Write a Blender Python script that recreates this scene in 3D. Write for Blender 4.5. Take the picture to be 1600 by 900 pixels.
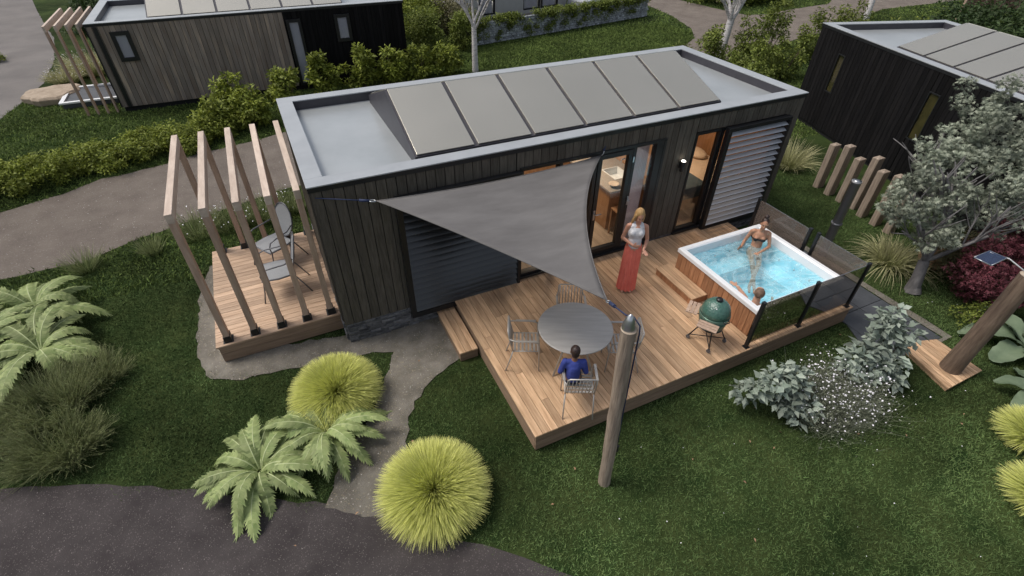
import bpy, math, random
import numpy as np
from mathutils import Vector, Matrix
R = math.radians
random.seed(7)
rng = np.random.default_rng(11)
scene = bpy.context.scene
for o in list(bpy.data.objects):
    bpy.data.objects.remove(o)
COL = scene.collection

# ------------------------------------------------------------------ camera, world, sun, exposure
cam_d = bpy.data.cameras.new('camera')
cam = bpy.data.objects.new('camera', cam_d)
COL.objects.link(cam)
scene.camera = cam
CAM = np.array([-0.199, -6.636, 6.238])
yaw, pitch, roll, FPX = 0.453, 0.688, 0.015, 796.76
cy, sy, cp, sp = math.cos(yaw), math.sin(yaw), math.cos(pitch), math.sin(pitch)
fw = Vector((sy*cp, cy*cp, -sp)); rt = Vector((cy, -sy, 0)); up = rt.cross(fw)
rt, up = rt*math.cos(roll)+up*math.sin(roll), up*math.cos(roll)-rt*math.sin(roll)
cam.matrix_world = Matrix(((rt.x, up.x, -fw.x, CAM[0]), (rt.y, up.y, -fw.y, CAM[1]), (rt.z, up.z, -fw.z, CAM[2]), (0, 0, 0, 1)))
cam_d.sensor_width = 36
cam_d.lens = FPX/1600*36
cam_d.clip_start = 0.05
cam_d.clip_end = 2000

SUN_EL, SUN_AZ = R(58), R(300)          # azimuth measured clockwise from +Y
w = bpy.data.worlds.new('World'); scene.world = w; w.use_nodes = True
nt = w.node_tree; nt.nodes.clear()
sky = nt.nodes.new('ShaderNodeTexSky'); sky.sky_type = 'NISHITA'; sky.sun_disc = False
sky.sun_elevation = SUN_EL; sky.sun_rotation = SUN_AZ; sky.air_density = 1.0; sky.dust_density = 3.5; sky.ozone_density = 1.0
bg = nt.nodes.new('ShaderNodeBackground'); bg.inputs['Strength'].default_value = 0.07
wo = nt.nodes.new('ShaderNodeOutputWorld')
hs = nt.nodes.new('ShaderNodeHueSaturation'); hs.inputs['Saturation'].default_value = 0.5
nt.links.new(sky.outputs[0], hs.inputs['Color']); nt.links.new(hs.outputs[0], bg.inputs[0]); nt.links.new(bg.outputs[0], wo.inputs[0])
sl = bpy.data.lights.new('sun', 'SUN'); sl.energy = 0.95; sl.angle = R(22); sl.color = (1.0, 0.93, 0.84)
so = bpy.data.objects.new('sun', sl); COL.objects.link(so)
sd = Vector((math.sin(SUN_AZ)*math.cos(SUN_EL), math.cos(SUN_AZ)*math.cos(SUN_EL), math.sin(SUN_EL)))
so.rotation_euler = sd.to_track_quat('Z', 'Y').to_euler(); so.location = (0, 0, 30)
scene.view_settings.view_transform = 'Standard'
scene.view_settings.look = 'None'
scene.view_settings.exposure = 1.08
scene.view_settings.gamma = 1.0

# ------------------------------------------------------------------ materials
def mat(name, c1, c2=None, scale=4.0, stretch=(1, 1, 1), rough=0.7, bump=0.0, bscale=60.0, bstretch=None, var=0.0, metal=0.0,
        spec=0.5, detail=4.0, c3=None, speck=None, tip=None, tipmix=1.0, lf=0.0, ramp=(0.3, 0.7), sss=0, emit=None, es=0):
    m = bpy.data.materials.new(name); m.use_nodes = True
    nt = m.node_tree; N = nt.nodes; L = nt.links
    b = N['Principled BSDF']
    b.inputs['Roughness'].default_value = rough; b.inputs['Metallic'].default_value = metal
    b.inputs['Specular IOR Level'].default_value = spec
    tc = N.new('ShaderNodeTexCoord')
    mp = N.new('ShaderNodeMapping'); mp.inputs['Scale'].default_value = stretch
    L.new(tc.outputs['Object'], mp.inputs[0])
    c2 = c2 or c1
    at = N.new('ShaderNodeAttribute'); at.attribute_name = 'var'
    if var:
        ad = N.new('ShaderNodeVectorMath'); ad.operation = 'MULTIPLY_ADD'
        L.new(at.outputs['Fac'], ad.inputs[0]); ad.inputs[1].default_value = (37, 53, 71); L.new(mp.outputs[0], ad.inputs[2])
        src = ad.outputs[0]
    else:
        src = mp.outputs[0]
    nz = N.new('ShaderNodeTexNoise'); nz.inputs['Scale'].default_value = scale; nz.inputs['Detail'].default_value = detail
    nz.inputs['Roughness'].default_value = 0.62
    L.new(src, nz.inputs['Vector'])
    cr = N.new('ShaderNodeValToRGB')
    cr.color_ramp.elements[0].position = ramp[0]; cr.color_ramp.elements[1].position = ramp[1]
    cr.color_ramp.elements[0].color = (*c1, 1); cr.color_ramp.elements[1].color = (*c2, 1)
    if c3:
        e = cr.color_ramp.elements.new((ramp[0]+ramp[1])/2); e.color = (*c3, 1)
    L.new(nz.outputs['Fac'], cr.inputs[0])
    col = cr.outputs[0]
    if tip:
        ta = N.new('ShaderNodeAttribute'); ta.attribute_name = 'tip'
        mx = N.new('ShaderNodeMix'); mx.data_type = 'RGBA'
        ml = N.new('ShaderNodeMath'); ml.operation = 'MULTIPLY'; ml.inputs[1].default_value = tipmix
        L.new(ta.outputs['Fac'], ml.inputs[0]); L.new(ml.outputs[0], mx.inputs['Factor'])
        L.new(col, mx.inputs['A']); mx.inputs['B'].default_value = (*tip, 1)
        col = mx.outputs['Result']
    if speck:
        vo = N.new('ShaderNodeTexVoronoi'); vo.inputs['Scale'].default_value = speck[0]
        L.new(tc.outputs['Object'], vo.inputs['Vector'])
        mr = N.new('ShaderNodeMapRange'); mr.inputs['From Min'].default_value = speck[2]; mr.inputs['From Max'].default_value = 1.0
        sc_ = N.new('ShaderNodeSeparateColor'); L.new(vo.outputs['Color'], sc_.inputs[0])
        L.new(sc_.outputs[0], mr.inputs['Value'])
        mx = N.new('ShaderNodeMix'); mx.data_type = 'RGBA'
        L.new(mr.outputs[0], mx.inputs['Factor']); L.new(col, mx.inputs['A']); mx.inputs['B'].default_value = (*speck[1], 1)
        col = mx.outputs['Result']
    if lf:
        n2 = N.new('ShaderNodeTexNoise'); n2.inputs['Scale'].default_value = 0.55; n2.inputs['Detail'].default_value = 6
        L.new(tc.outputs['Object'], n2.inputs['Vector'])
        mr = N.new('ShaderNodeMapRange'); mr.inputs['From Min'].default_value = 0.3; mr.inputs['From Max'].default_value = 0.7
        mr.inputs['To Min'].default_value = 1-lf; mr.inputs['To Max'].default_value = 1+lf
        L.new(n2.outputs['Fac'], mr.inputs['Value'])
        hs = N.new('ShaderNodeHueSaturation'); L.new(mr.outputs[0], hs.inputs['Value']); L.new(col, hs.inputs['Color'])
        col = hs.outputs[0]
    if var:
        mr = N.new('ShaderNodeMapRange'); mr.inputs['To Min'].default_value = 1-var; mr.inputs['To Max'].default_value = 1+var
        L.new(at.outputs['Fac'], mr.inputs['Value'])
        hs = N.new('ShaderNodeHueSaturation'); L.new(mr.outputs[0], hs.inputs['Value']); L.new(col, hs.inputs['Color'])
        col = hs.outputs[0]
    L.new(col, b.inputs['Base Color'])
    if bump:
        nb = N.new('ShaderNodeTexNoise'); nb.inputs['Scale'].default_value = bscale; nb.inputs['Detail'].default_value = 5
        if bstretch:
            mb = N.new('ShaderNodeMapping'); mb.inputs['Scale'].default_value = bstretch
            L.new(tc.outputs['Object'], mb.inputs[0]); L.new(mb.outputs[0], nb.inputs['Vector'])
        else:
            L.new(src, nb.inputs['Vector'])
        bp = N.new('ShaderNodeBump'); bp.inputs['Strength'].default_value = bump; bp.inputs['Distance'].default_value = 0.02
        L.new(nb.outputs['Fac'], bp.inputs['Height']); L.new(bp.outputs[0], b.inputs['Normal'])
    if sss:
        b.inputs['Subsurface Weight'].default_value = sss; b.inputs['Subsurface Radius'].default_value = (0.02, 0.008, 0.004)
    if emit:
        b.inputs['Emission Color'].default_value = (*emit, 1); b.inputs['Emission Strength'].default_value = es
    return m

def glass_mat(name, tint, refl=0.08, rough=0.02, bump=0.0, body=None, bodyfac=0.0):
    m = bpy.data.materials.new(name); m.use_nodes = True
    nt = m.node_tree; N = nt.nodes; L = nt.links; N.clear()
    out = N.new('ShaderNodeOutputMaterial'); tr = N.new('ShaderNodeBsdfTransparent'); tr.inputs[0].default_value = (*tint, 1)
    gl = N.new('ShaderNodeBsdfGlossy'); gl.inputs['Roughness'].default_value = rough
    fr = N.new('ShaderNodeLayerWeight'); fr.inputs['Blend'].default_value = 0.2
    mr = N.new('ShaderNodeMapRange'); mr.inputs['To Min'].default_value = refl; mr.inputs['To Max'].default_value = 0.6
    L.new(fr.outputs['Fresnel'], mr.inputs['Value'])
    mx = N.new('ShaderNodeMixShader'); L.new(mr.outputs[0], mx.inputs[0]); L.new(gl.outputs[0], mx.inputs[2])
    base = tr.outputs[0]
    if body:
        df = N.new('ShaderNodeBsdfDiffuse'); df.inputs[0].default_value = (*body, 1)
        m2 = N.new('ShaderNodeMixShader'); m2.inputs[0].default_value = bodyfac
        L.new(base, m2.inputs[1]); L.new(df.outputs[0], m2.inputs[2]); base = m2.outputs[0]
    L.new(base, mx.inputs[1]); L.new(mx.outputs[0], out.inputs[0])
    if bump:
        tc = N.new('ShaderNodeTexCoord'); nz = N.new('ShaderNodeTexNoise'); nz.inputs['Scale'].default_value = 5; nz.inputs['Detail'].default_value = 3
        nz.inputs['Distortion'].default_value = 1.2
        L.new(tc.outputs['Object'], nz.inputs['Vector'])
        bp = N.new('ShaderNodeBump'); bp.inputs['Strength'].default_value = bump; bp.inputs['Distance'].default_value = 0.05
        L.new(nz.outputs['Fac'], bp.inputs['Height'])
        for n in (gl, fr): L.new(bp.outputs[0], n.inputs['Normal'])
    return m

def leafmat(n, c1, c2, var=0.4, tip=None, tipmix=1.0, rough=0.6, spec=0.3):
    m = mat(n, c1, c2, scale=3.5, rough=rough, var=var, tip=tip, tipmix=tipmix, spec=spec)
    b = m.node_tree.nodes['Principled BSDF']
    # thin leaves let some light through
    N = m.node_tree.nodes; L = m.node_tree.links
    tr = N.new('ShaderNodeBsdfTranslucent'); mx = N.new('ShaderNodeMixShader'); mx.inputs[0].default_value = 0.22
    src = b.inputs['Base Color'].links[0].from_socket
    L.new(src, tr.inputs[0]); out = N['Material Output']
    L.new(b.outputs[0], mx.inputs[1]); L.new(tr.outputs[0], mx.inputs[2]); L.new(mx.outputs[0], out.inputs[0])
    return m
M = {}
M['lawn'] = mat('lawn_soil', (0.014, 0.03, 0.009), (0.05, 0.066, 0.022), scale=1.6, rough=0.95, bump=0.9, bscale=45, lf=0.4, spec=0.05, detail=8)
M['grass'] = mat('grass_blades', (0.036, 0.085, 0.026), (0.115, 0.155, 0.055), scale=1.3, rough=0.85, var=0.5, lf=0.5, spec=0.06, tip=(0.17, 0.215, 0.095), tipmix=0.35, detail=9)
M['road_up'] = mat('pinkish_gravel', (0.145, 0.122, 0.106), (0.205, 0.177, 0.153), scale=1.6, rough=0.95, bump=0.9, bscale=120, speck=(90, (0.29, 0.26, 0.22), 0.92), lf=0.1, spec=0.12, detail=12)
M['road_low'] = mat('dark_asphalt', (0.058, 0.050, 0.051), (0.092, 0.081, 0.080), scale=2.2, rough=0.93, bump=1.0, bscale=140, speck=(120, (0.2, 0.18, 0.17), 0.93), lf=0.14, spec=0.15, detail=12)
M['road_back'] = mat('grey_asphalt', (0.15, 0.14, 0.135), (0.2, 0.185, 0.175), scale=0.8, rough=0.93, bump=0.5, bscale=70, lf=0.1, spec=0.2, detail=8)
M['gravel'] = mat('sandy_gravel', (0.13, 0.12, 0.10), (0.25, 0.235, 0.205), scale=3.2, rough=0.95, bump=1.0, bscale=75, speck=(70, (0.30, 0.26, 0.19), 0.9), lf=0.25, spec=0.1, detail=12, c3=(0.19,0.175,0.15))
M['slab'] = mat('dark_slate_slab', (0.045, 0.05, 0.058), (0.07, 0.076, 0.086), scale=3, rough=0.6, bump=0.25, bscale=25, var=0.15)
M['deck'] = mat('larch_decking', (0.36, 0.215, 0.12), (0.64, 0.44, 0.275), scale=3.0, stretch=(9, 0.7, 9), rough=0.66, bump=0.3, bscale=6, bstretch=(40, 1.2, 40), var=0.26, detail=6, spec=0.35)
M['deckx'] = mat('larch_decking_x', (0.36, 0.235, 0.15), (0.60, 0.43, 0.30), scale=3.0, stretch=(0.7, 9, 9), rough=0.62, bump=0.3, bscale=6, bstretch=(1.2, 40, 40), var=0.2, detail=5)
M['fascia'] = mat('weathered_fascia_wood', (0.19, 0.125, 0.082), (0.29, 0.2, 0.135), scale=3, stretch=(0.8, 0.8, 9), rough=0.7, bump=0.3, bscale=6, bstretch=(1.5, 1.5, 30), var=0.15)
M['beam'] = mat('pale_timber', (0.46, 0.36, 0.29), (0.64, 0.53, 0.44), scale=4, stretch=(3, 0.6, 3), rough=0.68, bump=0.3, bscale=8, bstretch=(14, 1, 14), var=0.1, speck=(5, (0.2, 0.12, 0.07), 0.985))
M['post'] = mat('pale_timber_post', (0.36, 0.245, 0.18), (0.52, 0.38, 0.29), scale=4, stretch=(5, 5, 0.7), rough=0.7, bump=0.3, bscale=8, bstretch=(14, 14, 1), var=0.12, speck=(6, (0.15, 0.085, 0.05), 0.97))
M['log'] = mat('debarked_log', (0.20, 0.155, 0.12), (0.42, 0.335, 0.26), scale=5, stretch=(5, 5, 0.5), rough=0.72, bump=0.6, bscale=7, bstretch=(9, 9, 0.6), lf=0.15)
M['log_dark'] = mat('brown_log', (0.085, 0.055, 0.038), (0.20, 0.145, 0.105), scale=4, stretch=(5, 5, 0.6), rough=0.75, bump=0.7, bscale=7, bstretch=(9, 9, 0.6), lf=0.2)
M['logcut'] = mat('cut_log_end', (0.36, 0.29, 0.22), (0.45, 0.37, 0.29), scale=9, rough=0.8)
M['clad'] = mat('charcoal_brown_cladding', (0.062, 0.055, 0.045), (0.118, 0.105, 0.087), scale=5, stretch=(7, 7, 0.7), rough=0.8, bump=0.35, bscale=9, bstretch=(16, 16, 1.2), var=0.16, spec=0.2)
M['clad_brown'] = mat('weathered_brown_cladding', (0.19, 0.14, 0.105), (0.37, 0.285, 0.21), scale=1.6, stretch=(4, 4, 0.5), rough=0.8, bump=0.35, bscale=8, bstretch=(16, 16, 1.2), var=0.22, c3=(0.225, 0.19, 0.16))
M['clad_black'] = mat('charred_black_cladding', (0.004, 0.004, 0.005), (0.012, 0.011, 0.011), scale=3, stretch=(6, 6, 0.6), rough=0.8, bump=0.4, bscale=9, bstretch=(16, 16, 1.2), var=0.35, spec=0.12)
M['black'] = mat('black_powder_coat', (0.008, 0.009, 0.011), (0.012, 0.013, 0.015), rough=0.38, bump=0.02)
M['gap'] = mat('shadow_membrane', (0.006, 0.006, 0.006), rough=0.9)
M['coping'] = mat('pale_grey_coping', (0.36, 0.38, 0.395), (0.43, 0.45, 0.465), scale=2, rough=0.33, metal=0.25, lf=0.05)
M['roof'] = mat('grey_roof_membrane', (0.35, 0.375, 0.385), (0.42, 0.445, 0.455), scale=1.2, rough=0.3, metal=0.3, bump=0.03, bscale=6)
M['panel'] = mat('satin_glass_panel', (0.56, 0.53, 0.45), (0.60, 0.565, 0.48), scale=0.6, rough=0.16, metal=0.75, lf=0.04)
M['panel_edge'] = mat('dark_panel_frame', (0.035, 0.034, 0.042), (0.05, 0.048, 0.058), rough=0.45)
M['slat'] = mat('satin_grey_slats', (0.55, 0.58, 0.62), (0.6, 0.63, 0.67), rough=0.35, metal=0.3, scale=2)
M['slat_dark'] = mat('black_gloss_slats', (0.010, 0.011, 0.012), (0.015, 0.016, 0.018), rough=0.2, scale=2, spec=0.7)
M['stone'] = mat('stacked_slate', (0.06, 0.062, 0.068), (0.19, 0.19, 0.2), scale=7, rough=0.8, bump=0.8, bscale=20, var=0.35)
M['glass'] = glass_mat('window_glass', (0.93, 0.94, 0.93), 0.02)
M['smoked'] = glass_mat('smoked_glass', (0.44, 0.41, 0.37), 0.03)
M['smoked_side'] = glass_mat('smoked_glass_painted_haze', (0.62, 0.57, 0.52), 0.03, body=(0.40, 0.34, 0.31), bodyfac=0.22)  # grey-pink diffuse body paints reflected haze into the side panes
M['stemgrey'] = mat('grey_green_stems', (0.10, 0.115, 0.075), (0.22, 0.24, 0.17), scale=4, rough=0.8, var=0.4)
M['sail'] = mat('grey_sail_fabric', (0.115, 0.11, 0.109), (0.165, 0.16, 0.158), scale=2.0, stretch=(0.5, 1.6, 1), rough=0.85, bump=0.15, bscale=3, detail=8, spec=0.2)
M['steel'] = mat('brushed_steel', (0.42, 0.44, 0.46), (0.52, 0.54, 0.56), scale=12, rough=0.28, metal=0.9)
M['alu'] = mat('silver_grey_aluminium', (0.42, 0.40, 0.375), (0.5, 0.48, 0.45), scale=10, rough=0.42, metal=0.45)
M['tabletop'] = mat('grey_ash_laminate', (0.36, 0.345, 0.325), (0.46, 0.445, 0.42), scale=3, stretch=(0.7, 7, 1), rough=0.38, detail=6)
M['rope'] = mat('navy_webbing', (0.012, 0.02, 0.06), (0.02, 0.035, 0.1), scale=60, rough=0.7)
M['tub'] = mat('pearl_white_acrylic', (0.70, 0.73, 0.76), (0.78, 0.80, 0.83), scale=1.5, rough=0.22)
M['tub_in'] = mat('pale_aqua_acrylic', (0.40, 0.68, 0.78), (0.60, 0.84, 0.90), scale=2.0, rough=0.3, detail=6)
M['tubwood'] = mat('reddish_cedar', (0.26, 0.115, 0.055), (0.45, 0.225, 0.115), scale=4, stretch=(5, 5, 0.7), rough=0.6, bump=0.25, bscale=7, bstretch=(14, 14, 1), var=0.22)
M['mesh'] = mat('pale_grey_textile', (0.28, 0.29, 0.30), (0.36, 0.37, 0.38), scale=90, rough=0.8)
M['frame_grey'] = mat('slate_grey_tube', (0.13, 0.135, 0.15), (0.16, 0.165, 0.18), rough=0.35, metal=0.5)
M['ceramic'] = mat('green_glazed_ceramic', (0.035, 0.10, 0.078), (0.07, 0.165, 0.13), scale=16, rough=0.2, bump=0.5, bscale=38, spec=0.8)
M['skin'] = mat('tan_skin', (0.40, 0.20, 0.12), (0.46, 0.24, 0.15), scale=6, rough=0.5, sss=0.08)
M['skin_fair'] = mat('fair_skin', (0.50, 0.25, 0.17), (0.56, 0.30, 0.21), scale=6, rough=0.5, sss=0.08)
M['skin_light'] = mat('light_skin', (0.50, 0.28, 0.19), (0.56, 0.32, 0.22), scale=6, rough=0.5, sss=0.08)
M['blond'] = mat('blond_hair', (0.30, 0.16, 0.055), (0.58, 0.38, 0.17), scale=22, stretch=(3, 3, 0.5), rough=0.5, bump=0.5, bscale=40, bstretch=(5, 5, 0.6))
M['darkhair'] = mat('dark_brown_hair', (0.02, 0.012, 0.01), (0.045, 0.022, 0.018), scale=20, rough=0.45, bump=0.4, bscale=60)
M['brownhair'] = mat('short_brown_hair', (0.09, 0.055, 0.035), (0.2, 0.125, 0.085), scale=26, rough=0.6, bump=0.5, bscale=80)
M['whitetop'] = mat('white_cotton', (0.60, 0.61, 0.65), (0.72, 0.73, 0.77), scale=8, rough=0.85, bump=0.2, bscale=30)
M['coral'] = mat('coral_skirt_fabric', (0.72, 0.15, 0.11), (0.85, 0.22, 0.165), scale=6, rough=0.8, bump=0.1, bscale=20)
M['bluetop'] = mat('royal_blue_cotton', (0.028, 0.045, 0.22), (0.045, 0.07, 0.32), scale=9, rough=0.85, bump=0.3, bscale=25)
M['navy'] = mat('navy_trousers', (0.012, 0.014, 0.03), (0.02, 0.022, 0.04), rough=0.8)
M['bikini'] = mat('black_bikini', (0.008, 0.008, 0.009), rough=0.5)
M['lips'] = mat('lips', (0.35, 0.06, 0.06), rough=0.5)
M['eyes'] = mat('dark_eyes', (0.02, 0.015, 0.012), rough=0.3)
M['oak'] = mat('warm_oak_veneer', (0.30, 0.155, 0.075), (0.42, 0.235, 0.125), scale=3, stretch=(5, 5, 0.7), rough=0.5, var=0.1)
M['floorboard'] = mat('greige_laminate_floor', (0.27, 0.20, 0.145), (0.38, 0.29, 0.215), scale=2.5, stretch=(6, 0.7, 6), rough=0.45, var=0.14)
M['worktop'] = mat('grey_brown_worktop', (0.28, 0.24, 0.205), (0.34, 0.30, 0.26), scale=6, rough=0.4)
M['plaster'] = mat('warm_white_plaster', (0.55, 0.49, 0.42), (0.6, 0.54, 0.47), rough=0.9)
M['white'] = mat('white_enamel', (0.75, 0.76, 0.77), rough=0.25)
M['curtain'] = leafmat('lilac_grey_voile', (0.60, 0.57, 0.66), (0.72, 0.70, 0.78), var=0.1)
M['blanket'] = mat('slate_blue_blanket', (0.045, 0.075, 0.095), (0.07, 0.105, 0.13), scale=9, rough=0.9)
M['linen'] = mat('cream_linen', (0.60, 0.47, 0.36), (0.68, 0.55, 0.43), rough=0.9)
M['frost'] = mat('reflecting_pale_pane', (0.27, 0.275, 0.33), (0.33, 0.335, 0.385), scale=1.2, rough=0.15, spec=0.8)
M['darkpane'] = mat('dark_pane', (0.025, 0.024, 0.012), (0.07, 0.06, 0.022), scale=3, rough=0.06, spec=0.8)
M['bark'] = mat('grey_bark', (0.10, 0.095, 0.095), (0.22, 0.21, 0.21), scale=9, stretch=(1, 1, 0.4), rough=0.9, bump=0.9, bscale=22)
M['birch'] = mat('pale_birch_bark', (0.24, 0.22, 0.215), (0.55, 0.53, 0.52), scale=7, stretch=(0.6, 0.6, 3), rough=0.8, bump=0.4, bscale=22, ramp=(0.32, 0.5))
M['twig'] = mat('brown_stem', (0.07, 0.05, 0.035), (0.12, 0.09, 0.065), rough=0.9)
M['grass_far'] = mat('distant_grass_blades', (0.06, 0.105, 0.022), (0.135, 0.18, 0.045), scale=1.0, rough=0.8, var=0.35, lf=0.2, spec=0.1, tip=(0.2, 0.25, 0.09), tipmix=0.3, detail=8)
M['lf_hedge'] = leafmat('yellow_green_leaves', (0.085, 0.125, 0.018), (0.32, 0.36, 0.055))
M['lf_dark'] = leafmat('mid_green_leaves', (0.065, 0.10, 0.018), (0.23, 0.27, 0.05))
M['lf_deep'] = leafmat('deep_green_leaves', (0.02, 0.045, 0.014), (0.065, 0.10, 0.03))
M['lf_silver'] = leafmat('silvery_green_leaves', (0.17, 0.22, 0.175), (0.40, 0.45, 0.38), var=.5)
M['lf_maple'] = leafmat('grey_green_maple_leaves', (0.13, 0.165, 0.12), (0.44, 0.47, 0.37), var=.5)
M['lf_red'] = leafmat('crimson_leaves', (0.07, 0.022, 0.026), (0.19, 0.05, 0.07))
M['lf_yel'] = leafmat('olive_leaves', (0.10, 0.10, 0.045), (0.20, 0.18, 0.09))
M['fern'] = leafmat('pale_fern_green', (0.165, 0.235, 0.075), (0.41, 0.47, 0.205), var=0.42)
M['fernrib'] = mat('fern_midrib', (0.48, 0.54, 0.28), rough=0.6)
M['ball'] = leafmat('lime_grass_blades', (0.13, 0.24, 0.015), (0.18, 0.31, 0.02), var=0.25, tip=(0.82, 0.82, 0.30), tipmix=.95)
M['pampas'] = leafmat('cream_striped_blades', (0.20, 0.24, 0.07), (0.34, 0.36, 0.15), var=0.35, tip=(0.62, 0.56, 0.36), tipmix=0.8)
M['heath'] = leafmat('olive_heath_stems', (0.10, 0.15, 0.05), (0.23, 0.28, 0.11), var=0.4, tip=(0.40, 0.38, 0.22), tipmix=0.5)
M['hosta'] = leafmat('glaucous_broad_leaves', (0.13, 0.185, 0.11), (0.22, 0.28, 0.18), var=0.15)
M['flower'] = mat('white_petals', (0.75, 0.74, 0.78), rough=0.8)
M['rock'] = mat('sandstone_boulder', (0.27, 0.21, 0.15), (0.42, 0.34, 0.26), scale=4, rough=0.85, bump=0.7, bscale=12)
M['ochre'] = mat('ochre_stone', (0.26, 0.15, 0.08), (0.36, 0.23, 0.14), scale=4, rough=0.85, bump=0.7, bscale=12)
M['gabion'] = mat('grey_gabion_stone', (0.22, 0.235, 0.245), (0.50, 0.53, 0.56), scale=6, rough=0.85, bump=1, bscale=14, var=0.3)
M['wire'] = mat('galvanised_wire', (0.35, 0.36, 0.37), rough=0.4, metal=0.7)
M['car'] = mat('silver_car_paint', (0.5, 0.51, 0.53), rough=0.25, metal=0.4)
M['carglass'] = mat('black_car_glass', (0.01, 0.011, 0.013), rough=0.06)
M['lampglow'] = mat('lit_lamp_lens', (0.9, 0.88, 0.8), emit=(1.0, 0.93, 0.8), es=5)
M['solar'] = mat('solar_cells', (0.012, 0.02, 0.05), (0.02, 0.035, 0.08), scale=20, rough=0.12, spec=0.8)
M['redfence'] = mat('red_brown_fence_boards', (0.12, 0.06, 0.04), (0.2, 0.11, 0.075), scale=3, stretch=(4, 4, 0.6), rough=0.8, var=0.25)

# ------------------------------------------------------------------ mesh helpers
WORLD = {}
def root_of(o):
    while o.parent: o = o.parent
    return o
def link(name, me, parent=None):
    o = bpy.data.objects.new(name, me); COL.objects.link(o)
    if parent: o.parent = parent
    return o
def tag(o, label=None, cat=None, group=None, kind=None):
    if label: o['label'] = label
    if cat: o['category'] = cat
    if group: o['group'] = group
    if kind: o['kind'] = kind
    return o
def thing(name, label, cat, loc=(0, 0, 0), rz=0, group=None, world=True):
    o = bpy.data.objects.new(name, None); COL.objects.link(o)
    o.empty_display_size = 0.2
    o.location = loc; o.rotation_euler = (0, 0, rz)
    tag(o, label, cat, group)
    if world: WORLD[o.name] = Vector(loc)
    return o
def off(parent):
    return WORLD.get(root_of(parent).name, Vector((0, 0, 0))) if parent else Vector((0, 0, 0))
def copy_tree(o, parent=None):
    c = o.copy(); COL.objects.link(c); c.parent = parent
    for ch in list(o.children): copy_tree(ch, c)
    return c
def np_mesh(name, V, F, m, parent=None, var=None, tip=None, smooth=False):
    V = np.asarray(V, np.float32).copy(); F = np.asarray(F, np.int32)
    d = off(parent); V -= np.array([d.x, d.y, d.z], np.float32)
    me = bpy.data.meshes.new(name)
    me.vertices.add(len(V)); me.vertices.foreach_set('co', V.ravel())
    k = F.shape[1]
    me.loops.add(F.size); me.loops.foreach_set('vertex_index', F.ravel())
    me.polygons.add(len(F)); me.polygons.foreach_set('loop_start', np.arange(0, F.size, k, dtype=np.int32))
    if smooth: me.polygons.foreach_set('use_smooth', np.ones(len(F), bool))
    if var is not None:
        a = me.attributes.new('var', 'FLOAT', 'FACE'); a.data.foreach_set('value', np.asarray(var, np.float32))
    if tip is not None:
        a = me.attributes.new('tip', 'FLOAT', 'POINT'); a.data.foreach_set('value', np.asarray(tip, np.float32))
    me.update(calc_edges=True); me.validate()
    me.materials.append(m)
    return link(name, me, parent)

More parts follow.
